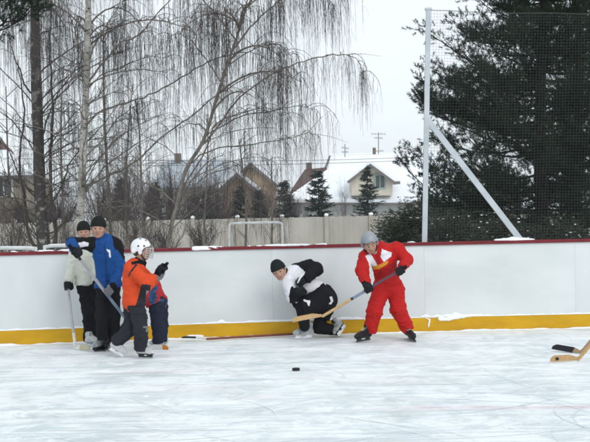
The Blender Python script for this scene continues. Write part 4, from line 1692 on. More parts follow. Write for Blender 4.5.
def person(label, J, head, group, sc=1.0):
    """J: joints in world space; the body is one continuous surface, clothes are its children"""
    c, f, u, H = head
    pr, cuts, P, fr = head_prims(c, f, u, H)
    nk = J['neck']
    pr.append(cap(c + fr[1] * (-.08 * H) - fr[2] * (.25 * H), .24 * H, nk, .06 * sc))
    mid = (J['shL'] + J['shR']) / 2
    pr += [cap(J['shL'], .058 * sc, J['shR'], .058 * sc), cap(mid, .08 * sc, J['chest'], .088 * sc), cap(J['chest'], .088 * sc, J['pelvis'], .085 * sc), cap(nk, .055 * sc, mid, .08 * sc)]
    for q in 'LR':
        pr += [cap(J['sh' + q], .05 * sc, J['el' + q], .038 * sc), cap(J['el' + q], .038 * sc, J['wr' + q], .028 * sc), cap(J['wr' + q], .026 * sc, J['ha' + q].lerp(J['wr' + q], .65), .026 * sc),
               cap(J['hip' + q], .060 * sc, J['kn' + q], .047 * sc), cap(J['kn' + q], .047 * sc, J['an' + q].lerp(J['kn' + q], .22), .03 * sc)]
    body = blob('person', pr, [skin_m, lip_m, brow_m], None, h=.0065, k=.02, cuts=cuts, smooth=1, origin=tuple((J['anL'] + J['anR']) / 2))
    tag(body, label, 'person', group)
    f_, u_, s_ = fr[1], fr[2], fr[0]
    blob('hair', [ell(P(0, -.10, .12), (.375 * H, .44 * H, .38 * H), fr), ell(P(0, -.28, -.14), (.30 * H, .22 * H, .22 * H), fr),
                  cap(P(.33, .06, .05), .05 * H, P(.325, .05, -.06), .03 * H), cap(P(-.33, .06, .05), .05 * H, P(-.325, .05, -.06), .03 * H)], [hair_m], body, h=.006, k=.01,
         cuts=[ell(P(0, .36, -.06), (.34 * H, .42 * H, .36 * H), fr)], smooth=1, fold=.003, fscale=45)
    for sg in (-1, 1):
        e = P(.135 * sg, .335, .0)
        eb = blob('eye', [ell(e, (.058 * H,) * 3), ], [eye_m], body, h=.0035, k=.002, smooth=1)
        blob('iris', [ell(e + fr[1] * (.040 * H), (.044 * H, .044 * H, .026 * H), (fr[0], fr[2], fr[1]))], [iris_m], eb, h=.003, k=.002, smooth=1)
    return body, P, fr


def beanie(body, P, fr, H, m, tilt=0.0, rim=None, cuff=True):
    s, f, u = fr
    pr = [ell(P(0, -.07, .20), (.415 * H, .50 * H, .40 * H), fr, clip=((P(0, 0, .05), -(u + f * -.22)),)),
          ell(P(0, -.10, .42), (.30 * H, .36 * H, .24 * H), fr)]
    if cuff:
        for a in np.linspace(0, 2 * math.pi, 15)[:-1]:
            b = a + 2 * math.pi / 14
            e = lambda t: P(.385 * math.sin(t), -.07 + .46 * math.cos(t), .115 + .07 * math.cos(t))
            pr.append(cap(e(a), .055 * H, e(b), .055 * H, m=1 if rim else 0, sm=.006))
    return blob('knitted_hat', pr, [m, rim or m], body, h=.0065, k=.015, smooth=2, fold=.003, fscale=30)


def helmet(body, P, fr, H, m, vents=None, name='helmet', low=-.12, brim=True):
    s, f, u = fr
    pr = [ell(P(0, -.08, .17), (.47 * H, .56 * H, .50 * H), fr, clip=((P(0, .22, .20), nrm(f * .55 - u)), (P(0, 0, low - .12), -u)), sm=.003),
          cap(P(-.40, -.08, -.15), .10 * H, P(-.40, -.05, .1), .10 * H, sm=.03), cap(P(.40, -.08, -.15), .10 * H, P(.40, -.05, .1), .10 * H, sm=.03)]
    pr.append(cap(P(-.25, -.45, -.10), .12 * H, P(.25, -.45, -.10), .12 * H, sm=.03))
    if brim:
        pr.append(cap(P(-.26, .34, .27), .045 * H, P(.26, .34, .27), .045 * H, sm=.02))
    paint = []
    if vents:
        for (a, b, d, r) in ((.2, .15, .55, .05), (-.2, .15, .55, .05), (.2, -.15, .62, .05), (-.2, -.15, .62, .05), (.43, .1, .25, .05), (-.43, .1, .25, .05), (.44, -.2, .22, .05), (-.44, -.2, .22, .05), (.40, .0, -.05, .05), (-.4, .0, -.05, .05)):
            paint.append((tuple(P(a, b, d)), r * H * 1.25, 1))
    return blob(name, pr, [m, vents or m], body, h=.006, k=.02, cuts=[ell(P(0, .18, -.16), (.33 * H, .38 * H, .37 * H), fr)], smooth=1, paint=paint)


def cage(helm, P, H, m):
    mb = MB()
    for z in (.12, .0, -.12, -.24, -.36):
        mb.tube([P(.36 * math.sin(a), .18 + (.46 - .12 * abs(z + .1)) * math.cos(a), z) for a in np.linspace(-1.5, 1.5, 11)], .0035, 5)
    for a in (-1.45, -.9, -.45, 0, .45, .9, 1.45):
        mb.tube([P(.36 * math.sin(a), .18 + (.46 - .12 * abs(z + .1)) * math.cos(a), z) for z in np.linspace(.18, -.40, 7)], .0035, 5)
    mb.build('face_cage', m, helm, True)


def glove(parent, wrist, g, sdir, elbow, mats, sc=1.0, flip=1, cuff=True):
    """gloved hand closed round a shaft through g along sdir: palm, four curled fingers of unequal length, thumb"""
    s = nrm(sdir)
    a = wrist - g
    a = a - s * a.dot(s)
    a.normalize()
    b = s.cross(a) * flip
    R = .031 * sc
    S = lambda th, o: g + (b * math.cos(th) - a * math.sin(th)) * (R + o) + Vector((0, 0, 0))
    kn = g + b * (.030 * sc) - a * (.004)
    w = g + a * (.085 * sc) + b * (.022 * sc)
    pr = [cap(w, .034 * sc, kn + a * .02, .042 * sc, n=b, k=1.25, sm=.02),
          ell(g + a * (.035 * sc) + b * (.045 * sc), (.045 * sc, .045 * sc, .022 * sc), (s, a, b), sm=.012)]
    for i, (e, ln) in enumerate(((205, .95), (238, 1.06), (232, 1.0), (200, .86))):
        o = s * ((i - 1.5) * .026 * sc)
        ths = [math.radians(t) for t in (8, 70, 140, e)]
        pts = [S(t, (.012 if j == 0 else .004) * sc) + o * (1.05 if j < 2 else .92) for j, t in enumerate(ths)]
        for j in range(3):
            pr.append(cap(pts[j], (.0155 - .0015 * j) * sc * ln ** .5, pts[j + 1], (.0145 - .0015 * j) * sc * ln ** .5, sm=.004))
    t0 = g + a * (.055 * sc) + b * (.016 * sc) - s * (.038 * sc)
    t1 = g + a * (.030 * sc) - b * (.018 * sc) - s * (.046 * sc)
    t2 = g - a * (.006 * sc) - b * (.038 * sc) - s * (.030 * sc)
    pr += [cap(t0, .019 * sc, t1, .017 * sc, sm=.008), cap(t1, .017 * sc, t2, .0145 * sc, sm=.006)]
    o = blob('glove', pr, [mats[0]], parent, h=.0055, k=.006, smooth=1)
    if cuff:
        d = (elbow - wrist).normalized()
        blob('cuff', [cap(w, .040 * sc, wrist, .045 * sc), cap(wrist, .045 * sc, wrist + d * (.07 * sc), .054 * sc, clip=((wrist + d * (.075 * sc), d),))], [mats[1]], o, h=.007, k=.01, fold=.002, fscale=40)
    return o


def skate(parent, heel, toe, up, mats, sc=1.0, L=None):
    """heel, toe: ends of the blade's contact line"""
    t = (toe - heel)
    L = t.length
    t.normalize()
    up = Vector(up)
    u = (up - t * up.dot(t)).normalized()
    s = t.cross(u)
    Q = lambda a, b, d=0: heel + t * (a * L) + u * (b * sc) + s * (d * sc)
    bt, tr, hol = mats
    pr = [cap(Q(.10, .095), .038 * sc, Q(.88, .088), .034 * sc, sm=.02), cap(Q(.85, .09), .038 * sc, Q(.97, .086), .030 * sc, n=u, k=1.2, sm=.02),
          cap(Q(.18, .11), .044 * sc, Q(.13, .185), .046 * sc, sm=.03), cap(Q(.30, .13), .040 * sc, Q(.70, .105), .036 * sc, sm=.03),
          cap(Q(.30, .17), .030 * sc, Q(.31, .205), .028 * sc, m=1, sm=.015), cap(Q(.05, .09), .033 * sc, Q(.12, .085), .03 * sc, m=1, sm=.015),
          cap(Q(.10, .066), .028 * sc, Q(.93, .062), .026 * sc, m=1, n=u, k=1.8, sm=.008)]
    k = blob('skate', pr, [bt, tr], parent, h=.0065, k=.02, smooth=1)
    mb = MB()
    A = (t, s, u)
    for a in (.2, .78):
        mb.box(Q(a, .042), A, (.038 * sc, .011 * sc, .022 * sc))
    mb.box(Q(.5, .024), A, (L * .46, .006 * sc, .009 * sc))
    mb.build('blade_holder', hol, k)
    mb = MB()
    prof = [(-.03, .028), (-.02, .010), (.06, .001), (.5, -.001), (.92, .002), (1.03, .014), (1.05, .028)]
    q = [Q(a, b, -.0018) for a, b in prof]
    mb.slab(q, s * (.0036 * sc))
    mb.build('blade', steel_m, k)
    mb = MB()
    for i in range(5):
        c0 = Q(.36 + .07 * i, .185 - .013 * i)
        mb.tube([c0 - s * (.026 * sc), c0 + u * .007, c0 + s * (.026 * sc)], .0035, 4)
    mb.build('laces', lace_m, k)
    return k


def jacket(body, J, mats, sh=.085, ch=.14, wa=.135, ua=.066, fa=.056, kflat=1.25, fwd=None, hem=None, tag_=None, collar=True, paint=(), sl=(0, 0, 0, 0), fold=.012, extra=(), seed=0, name='jacket', yoke=0, cuffs=1.0, hipr=.112):
    fwd = Vector(fwd)
    mid = (J['shL'] + J['shR']) / 2
    dn = (J['pelvis'] - J['chest']).normalized()
    hp = J['pelvis'] + dn * (hem if hem is not None else .03)
    pr = [cap(J['shL'], sh * .92, J['shR'], sh * .92, m=yoke), cap(mid, ch * .92, J['chest'], ch, n=fwd, k=kflat), cap(J['chest'], ch, J['pelvis'], wa, n=fwd, k=kflat),
          cap(J['pelvis'], wa, hp + dn * .06, wa * 1.02, n=fwd, k=kflat, clip=((hp, dn),), sm=.01)]
    pr.append(cap(J['hipL'] - dn * .02, hipr, J['hipR'] - dn * .02, hipr, clip=((hp, dn),), sm=.02))
    for i, q in enumerate('LR'):
        pr += [cap(J['sh' + q], sh, J['el' + q], ua, m=sl[i * 2]), cap(J['el' + q], ua, J['wr' + q].lerp(J['el' + q], .06), fa * cuffs, m=sl[i * 2 + 1])]
    pr += list(extra)
    jk = blob(name, pr, mats, body, h=.0085, k=.035, smooth=2, fold=fold, fscale=9, paint=paint, seed=seed)
    if collar:
        nk = J['neck']
        d = (nk - mid).normalized()
        blob('collar', [cap(nk - d * .03, .080 if collar is True else collar, nk + d * .04, .072 if collar is True else collar * .92, clip=((nk + d * .045, d),))], [mats[tag_ if tag_ is not None else 0]], jk, h=.008, k=.02, fold=.004, fscale=14)
    return jk


def trousers(body, J, mats, th=.098, kn=.082, an=.078, wa=.125, fwd=(0, -1, 0), kflat=1.15, sl=(0, 0, 0, 0), fold=.014, drop=.05, paint=(), extra=(), seed=3, name='trousers'):
    pr = [cap(J['pelvis'] + (J['chest'] - J['pelvis']).normalized() * .05, wa * .95, J['pelvis'], wa, n=fwd, k=kflat), cap(J['hipL'], th * 1.02, J['hipR'], th * 1.02)]
    for i, q in enumerate('LR'):
        d = (J['an' + q] - J['kn' + q]).normalized()
        pr += [cap(J['hip' + q], th, J['kn' + q], kn, m=sl[i * 2]),
               cap(J['kn' + q], kn, J['an' + q] - d * drop, an, m=sl[i * 2 + 1], clip=((J['an' + q] - d * (drop - .03), d),))]
    pr += list(extra)
    return blob(name, pr, mats, body, h=.0085, k=.025, smooth=2, fold=fold, fscale=8, paint=paint, seed=seed, fstretch=(1, 1, 1.6))


def stick(label, top, heel, tip, bands, blade_m, name='hockey_stick', bw=.065, tape=None, butt=None, loft=None, group='hockey sticks', curve=.02, grip=.14):
    """bands: list of (fraction, material) along the shaft; blade from heel to tip"""
    root = thing(name, heel, label, 'hockey stick', group)
    d = (heel - top).normalized()
    td = (tip - heel)
    side = d.cross(td).normalized()
    up2 = td.cross(side).normalized()
    if up2.dot(top - heel) < 0:
        up2 = -up2
    mats = []
    mb = MB()
    L = (heel - top).length
    f0 = 0
    for f, m in bands:
        if m not in mats:
            mats.append(m)
        p0, p1 = top + d * (L * f0 + .0005), top + d * (L * f - .0005)
        mb.bar(p0, p1, .020, .030, up=up2 if abs(d.dot(up2)) < .98 else side, m=mats.index(m))
        f0 = f
    mb.build('shaft', mats, root)
    # blade: curved plate that widens from the heel and rounds at the tip
    n_ = 14
    mbs = {}
    q = []
    for i in range(n_ + 1):
        t = i / n_
        w = bw * (.5 + .5 * min(1, t * 3.2)) * (1 if t < .86 else math.sqrt(max(0.02, 1 - ((t - .86) / .14) ** 2 * .75)))
        if t < .1:
            w = bw * .55
        c = heel.lerp(tip, t) + side * (curve * t * t)
        lo_ = c - up2 * (.0 if t > .1 else .0)
        q.append((c, lo_, c + up2 * w))
    th = .0045

    def plate(i0, i1, m, nm, thick, grow=0.0, par=None):
        mb = MB()
        vs, fs = [], []
        for i in range(i0, i1 + 1):
            c, l_, h_ = q[i]
            l2, h2 = l_ - up2 * grow, h_ + up2 * grow
            vs += [l2 + side * thick, h2 + side * thick, h2 - side * thick, l2 - side * thick]
        k = i1 - i0
        for i in range(k):
            for j in range(4):
                j2 = (j + 1) % 4
                fs.append((i * 4 + j, i * 4 + j2, i * 4 + 4 + j2, i * 4 + 4 + j))
        fs.append((0, 1, 2, 3))
        fs.append((k * 4 + 3, k * 4 + 2, k * 4 + 1, k * 4))
        mb.add(vs, fs)
        return mb.build(nm, m, par or root)
    bl = plate(0, n_, blade_m, 'blade', th)
    if tape:
        for (t0, t1, m) in tape:
            plate(int(t0 * n_), int(round(t1 * n_)), m, 'tape', th + .002, .002, bl)
    if grip:
        mb = MB()
        mb.bar(top - d * .002, top + d * grip, .024, .034, up=up2 if abs(d.dot(up2)) < .98 else side)
        mb.build('grip_tape', butt or blk, root)
    return root


wood_m = mat('pale_wood', (0.42, 0.26, 0.12), 0.55, scale=9, col2=(0.54, 0.36, 0.18), stretch=(1, 8, 8))
wood_d = mat('worn_wood', (0.26, 0.17, 0.10), 0.6, scale=9, col2=(0.40, 0.28, 0.17), stretch=(1, 8, 8))
beige_m = mat('beige_blade', (0.36, 0.33, 0.22), 0.6, scale=9, col2=(0.46, 0.42, 0.29))
steelblue = mat('steel_blue_shaft', (0.11, 0.16, 0.24), 0.35, scale=9, col2=(0.20, 0.26, 0.34), spec=.5)
greyshaft = mat('grey_shaft', (0.28, 0.29, 0.31), 0.4, scale=9, col2=(0.38, 0.39, 0.41), spec=.5)
blackshaft = mat('black_shaft', (0.02, 0.02, 0.022), 0.4, spec=.5)
tape_w = mat('white_tape', (0.62, 0.62, 0.6), 0.85, scale=40)
tape_b = mat('black_tape', (0.016, 0.016, 0.02), 0.85, scale=40)
tape_o = mat('orange_tape', (0.52, 0.20, 0.03), 0.8, scale=20)
redshaft = mat('faded_red_shaft', (0.16, 0.045, 0.03), 0.55, scale=9, col2=(0.24, 0.08, 0.055))
PEOPLE = 'people skating on the rink'


def Jset(Y0, d):
    return {k: at(v[0], v[1], Y0 + (v[2] if len(v) > 2 else 0)) for k, v in d.items()}


# ---- boy in blue --------------------------------------------------------------------------------
Y = gnd(104, 352).y
J = Jset(Y, dict(neck=(100.5, 239.5, 0), chest=(106.5, 254, .0), pelvis=(108, 281, .03), shL=(93, 244, -.02), shR=(115.5, 245, .02),
                 elL=(71.5, 243, -.16), wrL=(74.5, 249, -.31), haL=(76.5, 253.5, -.36),
                 elR=(120, 268, .0), wrR=(113.5, 285, -.20), haR=(108.5, 290.5, -.26),
                 hipL=(103.5, 287, .02), hipR=(113, 287, .04), knL=(101.5, 316, -.08), knR=(114, 317, .0), anL=(102.5, 340.5, .0), anR=(113.5, 340, .12), toeL=(97, 350, -.1), toeR=(116, 350, -.1)))
hd = (at(98.3, 228.2, Y - .06), (0.10, -1, -.06), (0.06, 0, 1), .222)
body, P, fr = person('person in blue jacket and black knitted hat holding a long stick across the body', J, hd, PEOPLE)
beanie(body, P, fr, .222, blk2)
tr = trousers(body, J, [blk], th=.088, kn=.074, an=.070, wa=.125, drop=.05)
fw = (0.1, -1, 0)
wp = [('poly', [(106.6, 249.2), (110.3, 249.8), (111, 257.5), (109.2, 257.5), (108.7, 252.3), (106.8, 251.3)], 2)]
jk = jacket(body, J, [blue, blk, white_c, bluedk], fwd=fw, sh=.083, ch=.15, wa=.142, ua=.064, fa=.056, hem=.07, tag_=3, sl=(1, 0, 1, 0), yoke=1, seed=1,
            paint=wp + [('poly', [(78, 243), (84, 241.5), (89, 243), (88, 246), (80, 247.5)], 2), (tuple(at(118.5, 262, Y - .05)), (.05, .2, .07), 0)],
            extra=[cap(at(112, 240, Y), .05, at(119, 250, Y), .06, m=1), cap(at(116, 252, Y), .07, J['elR'], .07, m=0)])
def strip(par, nm, pts, Yc, r, m):
    mb = MB()
    mb.tube(catmull([at(a, b, Yc + d) for a, b, d in pts], 4), r, 5)
    mb.build(nm, m, par, True)


sd_ = at(109, 291, Y - .30) - at(76.5, 253.5, Y - .38)
glove(body, J['wrL'], at(76.5, 253.5, Y - .38), sd_, J['elL'], (glove_m, blk), 1.0)
glove(body, J['wrR'], at(109, 291, Y - .30), sd_, J['elR'], (glove_g, blk), 1.0, flip=-1)
skate(body, gnd(105.5, 349.3), gnd(94, 352.3), (0, 0, 1), (boot_grey, boot_black, black_pl), .95)
skate(body, gnd(112.5, 347.6), gnd(106, 351.8), (0, 0, 1), (boot_black, boot_black, black_pl), .95)
strip(jk, 'zip', [(104.5, 243, -.165), (105.5, 255, -.165), (106.3, 270, -.135), (106.5, 286, -.115)], Y, .006, bluedk)
h0, h1 = at(76.5, 253.5, Y - .38), at(109, 291, Y - .30)
hl = gnd(148.5, 349.5)
hl.z = .012
dst = (h1 - h0).normalized()
tp = h0 - dst * .13
hl2 = h1 + (hl - h1)
tipb = gnd(169, 349.5)
tipb.z = .012
# the shaft runs from above the upper glove through both hands down to the ice
stick('long grey stick held slantwise in both gloves of the person in blue', tp, hl2, tipb,
      ((.14, blackshaft), (.44, greyshaft), (.75, steelblue), (.9, blackshaft), (1, greyshaft)), tape_w, tape=((.72, 1, tape_o),), bw=.055)

# ---- child in cream ---------------------------------------------------------------------------
Y = gnd(95, 347).y + .12
J = Jset(Y, dict(neck=(84, 240, 0), chest=(83.5, 257, .0), pelvis=(86.5, 282, .03), shL=(75.5, 246.5, -.02), shR=(92.5, 246.5, .02),
                 elL=(71.5, 265, -.02), wrL=(69, 280, -.08), haL=(68.3, 286, -.1), elR=(97, 265, -.05), wrR=(97, 280, -.1), haR=(97, 286, -.12),
                 hipL=(83.5, 286, .02), hipR=(91.5, 286, .04), knL=(88.5, 313, -.04), knR=(94, 313, .03), anL=(89.5, 338, .02), anR=(95, 337, .13), toeL=(99, 346, -.05), toeR=(103, 345, 0)))
hd = (at(83.8, 231.6, Y - .05), (0.12, -1, -.08), (-.05, 0, 1), .205)
body, P, fr = person('child in cream jacket and black hat standing behind the arm of the person in blue', J, hd, PEOPLE, .92)
beanie(body, P, fr, .205, blk2)
trousers(body, J, [blk], th=.085, kn=.075, an=.072, wa=.112, drop=-.01, seed=5)
jacket(body, J, [cream, bluedk, blk], fwd=fw, sh=.075, ch=.13, wa=.125, ua=.062, fa=.062, hem=.02, tag_=1, sl=(0, 0, 0, 0), yoke=1, seed=6,
       paint=[(tuple(at(74, 244, Y - .05)), (.1, .2, .05), 1)])
ht = at(66.8, 277, Y - .1)
hh = gnd(75.5, 350)
hh.z = .012
g0 = at(68.5, 286, Y - .115)
glove(body, J['wrL'], ht.lerp(hh, .125), hh - ht, J['elL'], (glove_m, blk), .95, flip=-1)
glove(body, J['wrR'], J['haR'], V(1, .2, 0), J['elR'], (glove_m, blk), .95)
skate(body, gnd(86.5, 346.6), gnd(101, 346.9), (0, 0, 1), (boot_white, boot_grey, white_pl), .82)
skate(body, gnd(91, 344.8), gnd(104.5, 345.2), (0, 0, 1), (boot_white, boot_grey, white_pl), .82)
tb_ = gnd(91, 351.5)
tb_.z = .012
stick('grey stick held upright in one glove by the child in cream', ht, hh, tb_, ((.1, blackshaft), (.78, greyshaft), (1, tape_w)), beige_m, tape=((0, .25, tape_w),), bw=.055, grip=.1)

# ---- child in orange ----------------------------------------------------------------------------
Y = gnd(145, 358).y
J = Jset(Y, dict(neck=(139.5, 262.5, 0), chest=(134.5, 277, 0), pelvis=(134.5, 300, 0), shL=(132.5, 269, -.135), shR=(138, 269, .14),
                 elL=(147, 283.5, -.21), wrL=(152.5, 279, -.12), haL=(160, 271.5, -.06), elR=(151, 281, .10), wrR=(156.5, 277, .05), haR=(161.5, 270, .02),
                 hipL=(136.5, 306, -.07), hipR=(132, 306, .07), knL=(141, 328.5, -.09), knR=(130.5, 329, .06), anL=(140.5, 348, -.04), anR=(117, 341.5, .10), toeL=(150, 355, -.04), toeR=(122, 355, .1)))
hd = (at(142.0, 250.2, Y), (1, .10, -.12), (.05, 0, 1), .205)
body, P, fr = person('child in white helmet and orange jacket striding to the right', J, hd, PEOPLE, .88)
hm = helmet(body, P, fr, .205, mat('white_helmet_shell', (0.74, 0.75, 0.76), 0.3, var=.03, spec=.5), black_pl)
cage(hm, P, .205, mat('cage_wire', (0.5, 0.52, 0.52), 0.35, spec=.5))
mb = MB()
mb.tube([P(.40, .0, -.2), P(.34, .12, -.42), P(0, .24, -.55), P(-.34, .12, -.42), P(-.40, .0, -.2)], .007, 6)
mb.build('chin_strap', blk, hm, True)
trousers(body, J, [grey_c, grey_l], th=.092, kn=.082, an=.078, wa=.125, drop=.0, kflat=1.0, fwd=(1, 0, 0), seed=8, fold=.016, paint=[(tuple(at(145.5, 327, Y - .14)), (.025, .1, .012), 1), (tuple(at(147, 330, Y - .14)), (.012, .1, .025), 1)])
jacket(body, J, [orange, grey_c, blk], fwd=(1, 0, 0), sh=.078, ch=.145, wa=.15, ua=.066, fa=.055, hem=.05, kflat=1.1, tag_=2, seed=9, fold=.014,
       paint=[('poly', [(141.5, 284), (151, 285), (149, 296), (151, 310), (134, 310), (138, 298)], 1), ('poly', [(136, 263.5), (137.5, 265), (131.5, 272), (129, 277), (128, 276.5), (130, 271)], 1), ('poly', [(131, 262), (139, 260), (147, 263), (147, 266), (138, 263.5), (132, 265)], 2)])
stk_top = at(167.3, 263, Y - .02)
stk_mid = at(124, 314, Y + .40)
b_heel = gnd(106, 349.5)
sdir = (b_heel - stk_top).normalized()
hl = b_heel.copy()
hl.z = .012
tipb = gnd(93, 352)
tipb.z = .012
gA, gB = stk_top.lerp(hl, .062), stk_top.lerp(hl, .118)
glove(body, J['wrR'] + V(0, 0, .0), gA, sdir, J['elR'], (glove_m, blk), .92)
glove(body, J['wrL'], gB, sdir, J['elL'], (glove_g, grey_l), .92, flip=-1)
skate(body, gnd(138.5, 358.2), gnd(153, 358.6), (0, 0, 1), (boot_white, boot_black, black_pl), .85)
he, to = at(109, 352.0, Y + .1), at(122.5, 359.2, Y + .06)
to.z = .0
he.z = max(.085, he.z)
skate(body, he, to, (.55, 0, 1), (boot_white, boot_white, white_pl), .85)
stick('black topped stick held up by the child in orange and passing behind the body', stk_top, hl, tipb, ((.1, blackshaft), (.55, greyshaft), (.70, tape_o), (1, blackshaft)), tape_b, bw=.055, grip=.05)

# ---- child hidden behind the one in orange ------------------------------------------------------
Y = gnd(160, 348).y + .02
J = Jset(Y, dict(neck=(145, 277, 0), chest=(150.5, 287, 0), pelvis=(158, 302, 0), shL=(147, 283, -.12), shR=(150, 281, .12),
                 elL=(146, 297, -.13), wrL=(140, 305, -.08), haL=(137, 307, -.06), elR=(146, 296, .13), wrR=(140, 304, .08), haR=(137, 306, .06),
                 hipL=(156.5, 308, -.07), hipR=(160.5, 307, .07), knL=(157.5, 324, -.07), knR=(161.5, 324, .06), anL=(158.5, 340, -.05), anR=(162, 339, .07), toeL=(152, 346, -.05), toeR=(158, 345, .07)))
hd = (at(138.5, 274, Y), (-1, -.1, -.35), (-.45, 0, 1), .18)
body, P, fr = person('small child in wine red and blue jacket bending behind the child in orange', J, hd, PEOPLE, .78)
beanie(body, P, fr, .18, blk2)
trousers(body, J, [navy], th=.088, kn=.078, an=.07, wa=.11, drop=-.01, kflat=1.0, fwd=(1, 0, 0), seed=12)
jacket(body, J, [maroon, patt], fwd=(1, 0, .4), sh=.07, ch=.125, wa=.118, ua=.055, fa=.05, hem=.0, kflat=1.05, seed=13,
       paint=[(tuple(at(153, 297, Y - .1)), (.05, .14, .1), 1), (tuple(at(163, 302, Y)), (.08, .22, .045), 1), (tuple(at(155, 288, Y - .12)), (.035, .1, .04), 1)])
for q, fl in (('L', 1), ('R', -1)):
    glove(body, J['wr' + q], J['ha' + q], V(0, 1, .2), J['el' + q], (glove_m, blk), .8, flip=fl)
skate(body, gnd(162.5, 348), gnd(150.5, 348), (0, 0, 1), (boot_white, boot_white, white_pl), .75)
skate(body, gnd(167, 346.6), gnd(156, 346.8), (0, 0, 1), (boot_white, boot_white, white_pl), .75)

# ---- kneeling man ---------------------------------------------------------------------------------
Y = wall_y(gnd(312, 336).x) - .42
J = Jset(Y, dict(neck=(287, 274, -.06), chest=(300, 283, -.02), pelvis=(323, 295.5, .04), shL=(289, 281.5, -.16), shR=(297, 271.5, .10),
                 elR=(316, 268.5, -.05), wrR=(307, 278.5, -.22), haR=(301.5, 282.5, -.27), elL=(293.5, 297, -.22), wrL=(298, 292.5, -.30), haL=(301, 290, -.33),
                 hipL=(322, 300, -.10), hipR=(326, 300, .12), knL=(302.5, 307, -.20), knR=(318.5, 327.5, .06), anL=(304.5, 326.5, -.16), anR=(337, 330.5, .12), toeL=(297, 335, -.2), toeR=(342, 336, .1)))
hd = (at(279.0, 270.8, Y - .12), (-.12, -1, -.22), (-.40, 0, 1), .225)
body, P, fr = person('kneeling person in white and black jersey and dark hat leaning against the boards', J, hd, PEOPLE)
beanie(body, P, fr, .225, greenk, cuff=True)
pel = [cap(J['pelvis'] + (J['chest'] - J['pelvis']).normalized() * .06, .145, J['pelvis'], .155), cap(J['hipL'], .145, J['hipR'], .145)]
for q, r_ in (('L', .125), ('R', .115)):
    d_ = J['kn' + q] - J['hip' + q]
    f_ = 1.08 if q == 'L' else .62
    pel.append(cap(J['hip' + q], .15, J['hip' + q] + d_ * f_, r_, clip=((J['hip' + q] + d_ * (f_ + .06), d_),)))
blob('padded_shorts', pel, [blk, white_c], body, h=.0075, k=.03, smooth=2, fold=.008, fscale=8, seed=15,
     paint=[('poly', [(303.5, 299), (308, 300.5), (310.5, 300), (309.5, 306), (308, 305.5), (307, 302.5), (303.5, 301)], 1), ('poly', [(329.5, 297), (332, 296.5), (333.5, 301), (331, 304.5), (328.5, 304), (331, 301)], 1)])
blob('leggings', [cap(J['hipL'], .09, J['knL'], .082), cap(J['knL'], .088, J['anL'], .066), cap(J['hipR'], .09, J['knR'], .078), cap(J['knR'], .085, J['anR'], .066)], [blk], body, h=.0075, k=.02, smooth=2, fold=.006, fscale=9, seed=25)
jk = jacket(body, J, [white_c, blk, glove_m], fwd=(.3, -1, .2), sh=.088, ch=.155, wa=.150, ua=.080, fa=.066, hem=-.03, hipr=.12, kflat=1.15, tag_=1, seed=16, name='jersey', sl=(0, 1, 1, 1), collar=.075,
            paint=[(tuple(at(292.5, 296, Y - .1)), (.05, .3, .16), 1)],
            extra=[cap(at(297, 270, Y + .05), .085, at(309, 266, Y + .03), .085, m=1), cap(at(309, 266, Y + .03), .08, at(316, 269.5, Y - .05), .085, m=1),
                   cap(at(293, 288, Y - .05), .10, at(298, 303, Y - .04), .08, m=1)])
mb = MB()
mb.tube([at(304, 273.5, Y - .26), at(300, 278, Y - .31), at(297.5, 283, Y - .32)], [.012, .014, .012], 5)
mb.build('white_stripe', white_c, jk, True)
gk = V(.5, -.1, .35)
glove(body, J['wrR'], J['haR'], gk, J['elR'], (glove_m, blk), 1.1)
glove(body, J['wrL'], J['haL'], gk, J['elL'], (glove_m, glove_w), 1.1, flip=-1)
skate(body, gnd(312, 338.4) + V(0, -.02, 0), gnd(294.5, 339.2) + V(0, -.05, 0), (0, 0, 1), (boot_grey, boot_white, white_pl), 1.0)
sk0 = at(346.5, 326, Y + .10)
sk1 = at(344.0, 336.6, Y + .03)
sk1.z = .02
skate(body, sk0, sk1 + V(-.06, -.02, 0), (-1, 0, .35), (boot_grey, boot_black, white_pl), .85)

# ---- red skater --------------------------------------------------------------------------------
Y = gnd(370, 341).y + .05
J = Jset(Y, dict(neck=(377, 253, -.17), chest=(384, 262, -.10), pelvis=(388, 282, .03), shL=(366, 257, -.16), shR=(396.5, 249, -.08),
                 elL=(361.8, 271, -.20), wrL=(366.5, 283, -.33), haL=(368.5, 289, -.38), elR=(406.5, 259.5, -.16), wrR=(402.3, 267, -.32), haR=(399.5, 270.5, -.38),
                 hipL=(381.5, 288, .0), hipR=(395, 288, .03), knL=(374.5, 311, -.10), knR=(398.5, 309, -.05), anL=(370.5, 331, -.03), anR=(407.5, 329.5, .0), toeL=(358, 340, -.1), toeR=(416, 338, -.08)))
hd = (at(369.8, 243.5, Y - .26), (.12, -1, -.50), (-.16, -.3, 1), .215)
body, P, fr = person('skater in red suit and grey helmet leaning forward with a stick in both hands', J, hd, PEOPLE, .95)
hm = helmet(body, P, fr, .215, mat('grey_helmet_shell', (0.20, 0.225, 0.25), 0.35, col2=(0.28, 0.305, 0.33), scale=6, spec=.5), None, low=-.1)
mb = MB()
mb.tube([P(.38, .05, -.2), P(.30, .18, -.40), P(0, .26, -.52), P(-.30, .18, -.40), P(-.38, .05, -.2)], .007, 6)
mb.build('chin_strap', blk, hm, True)
trousers(body, J, [red, red_shade], th=.108, kn=.098, an=.082, wa=.145, drop=.02, seed=18, fold=.015, paint=[])
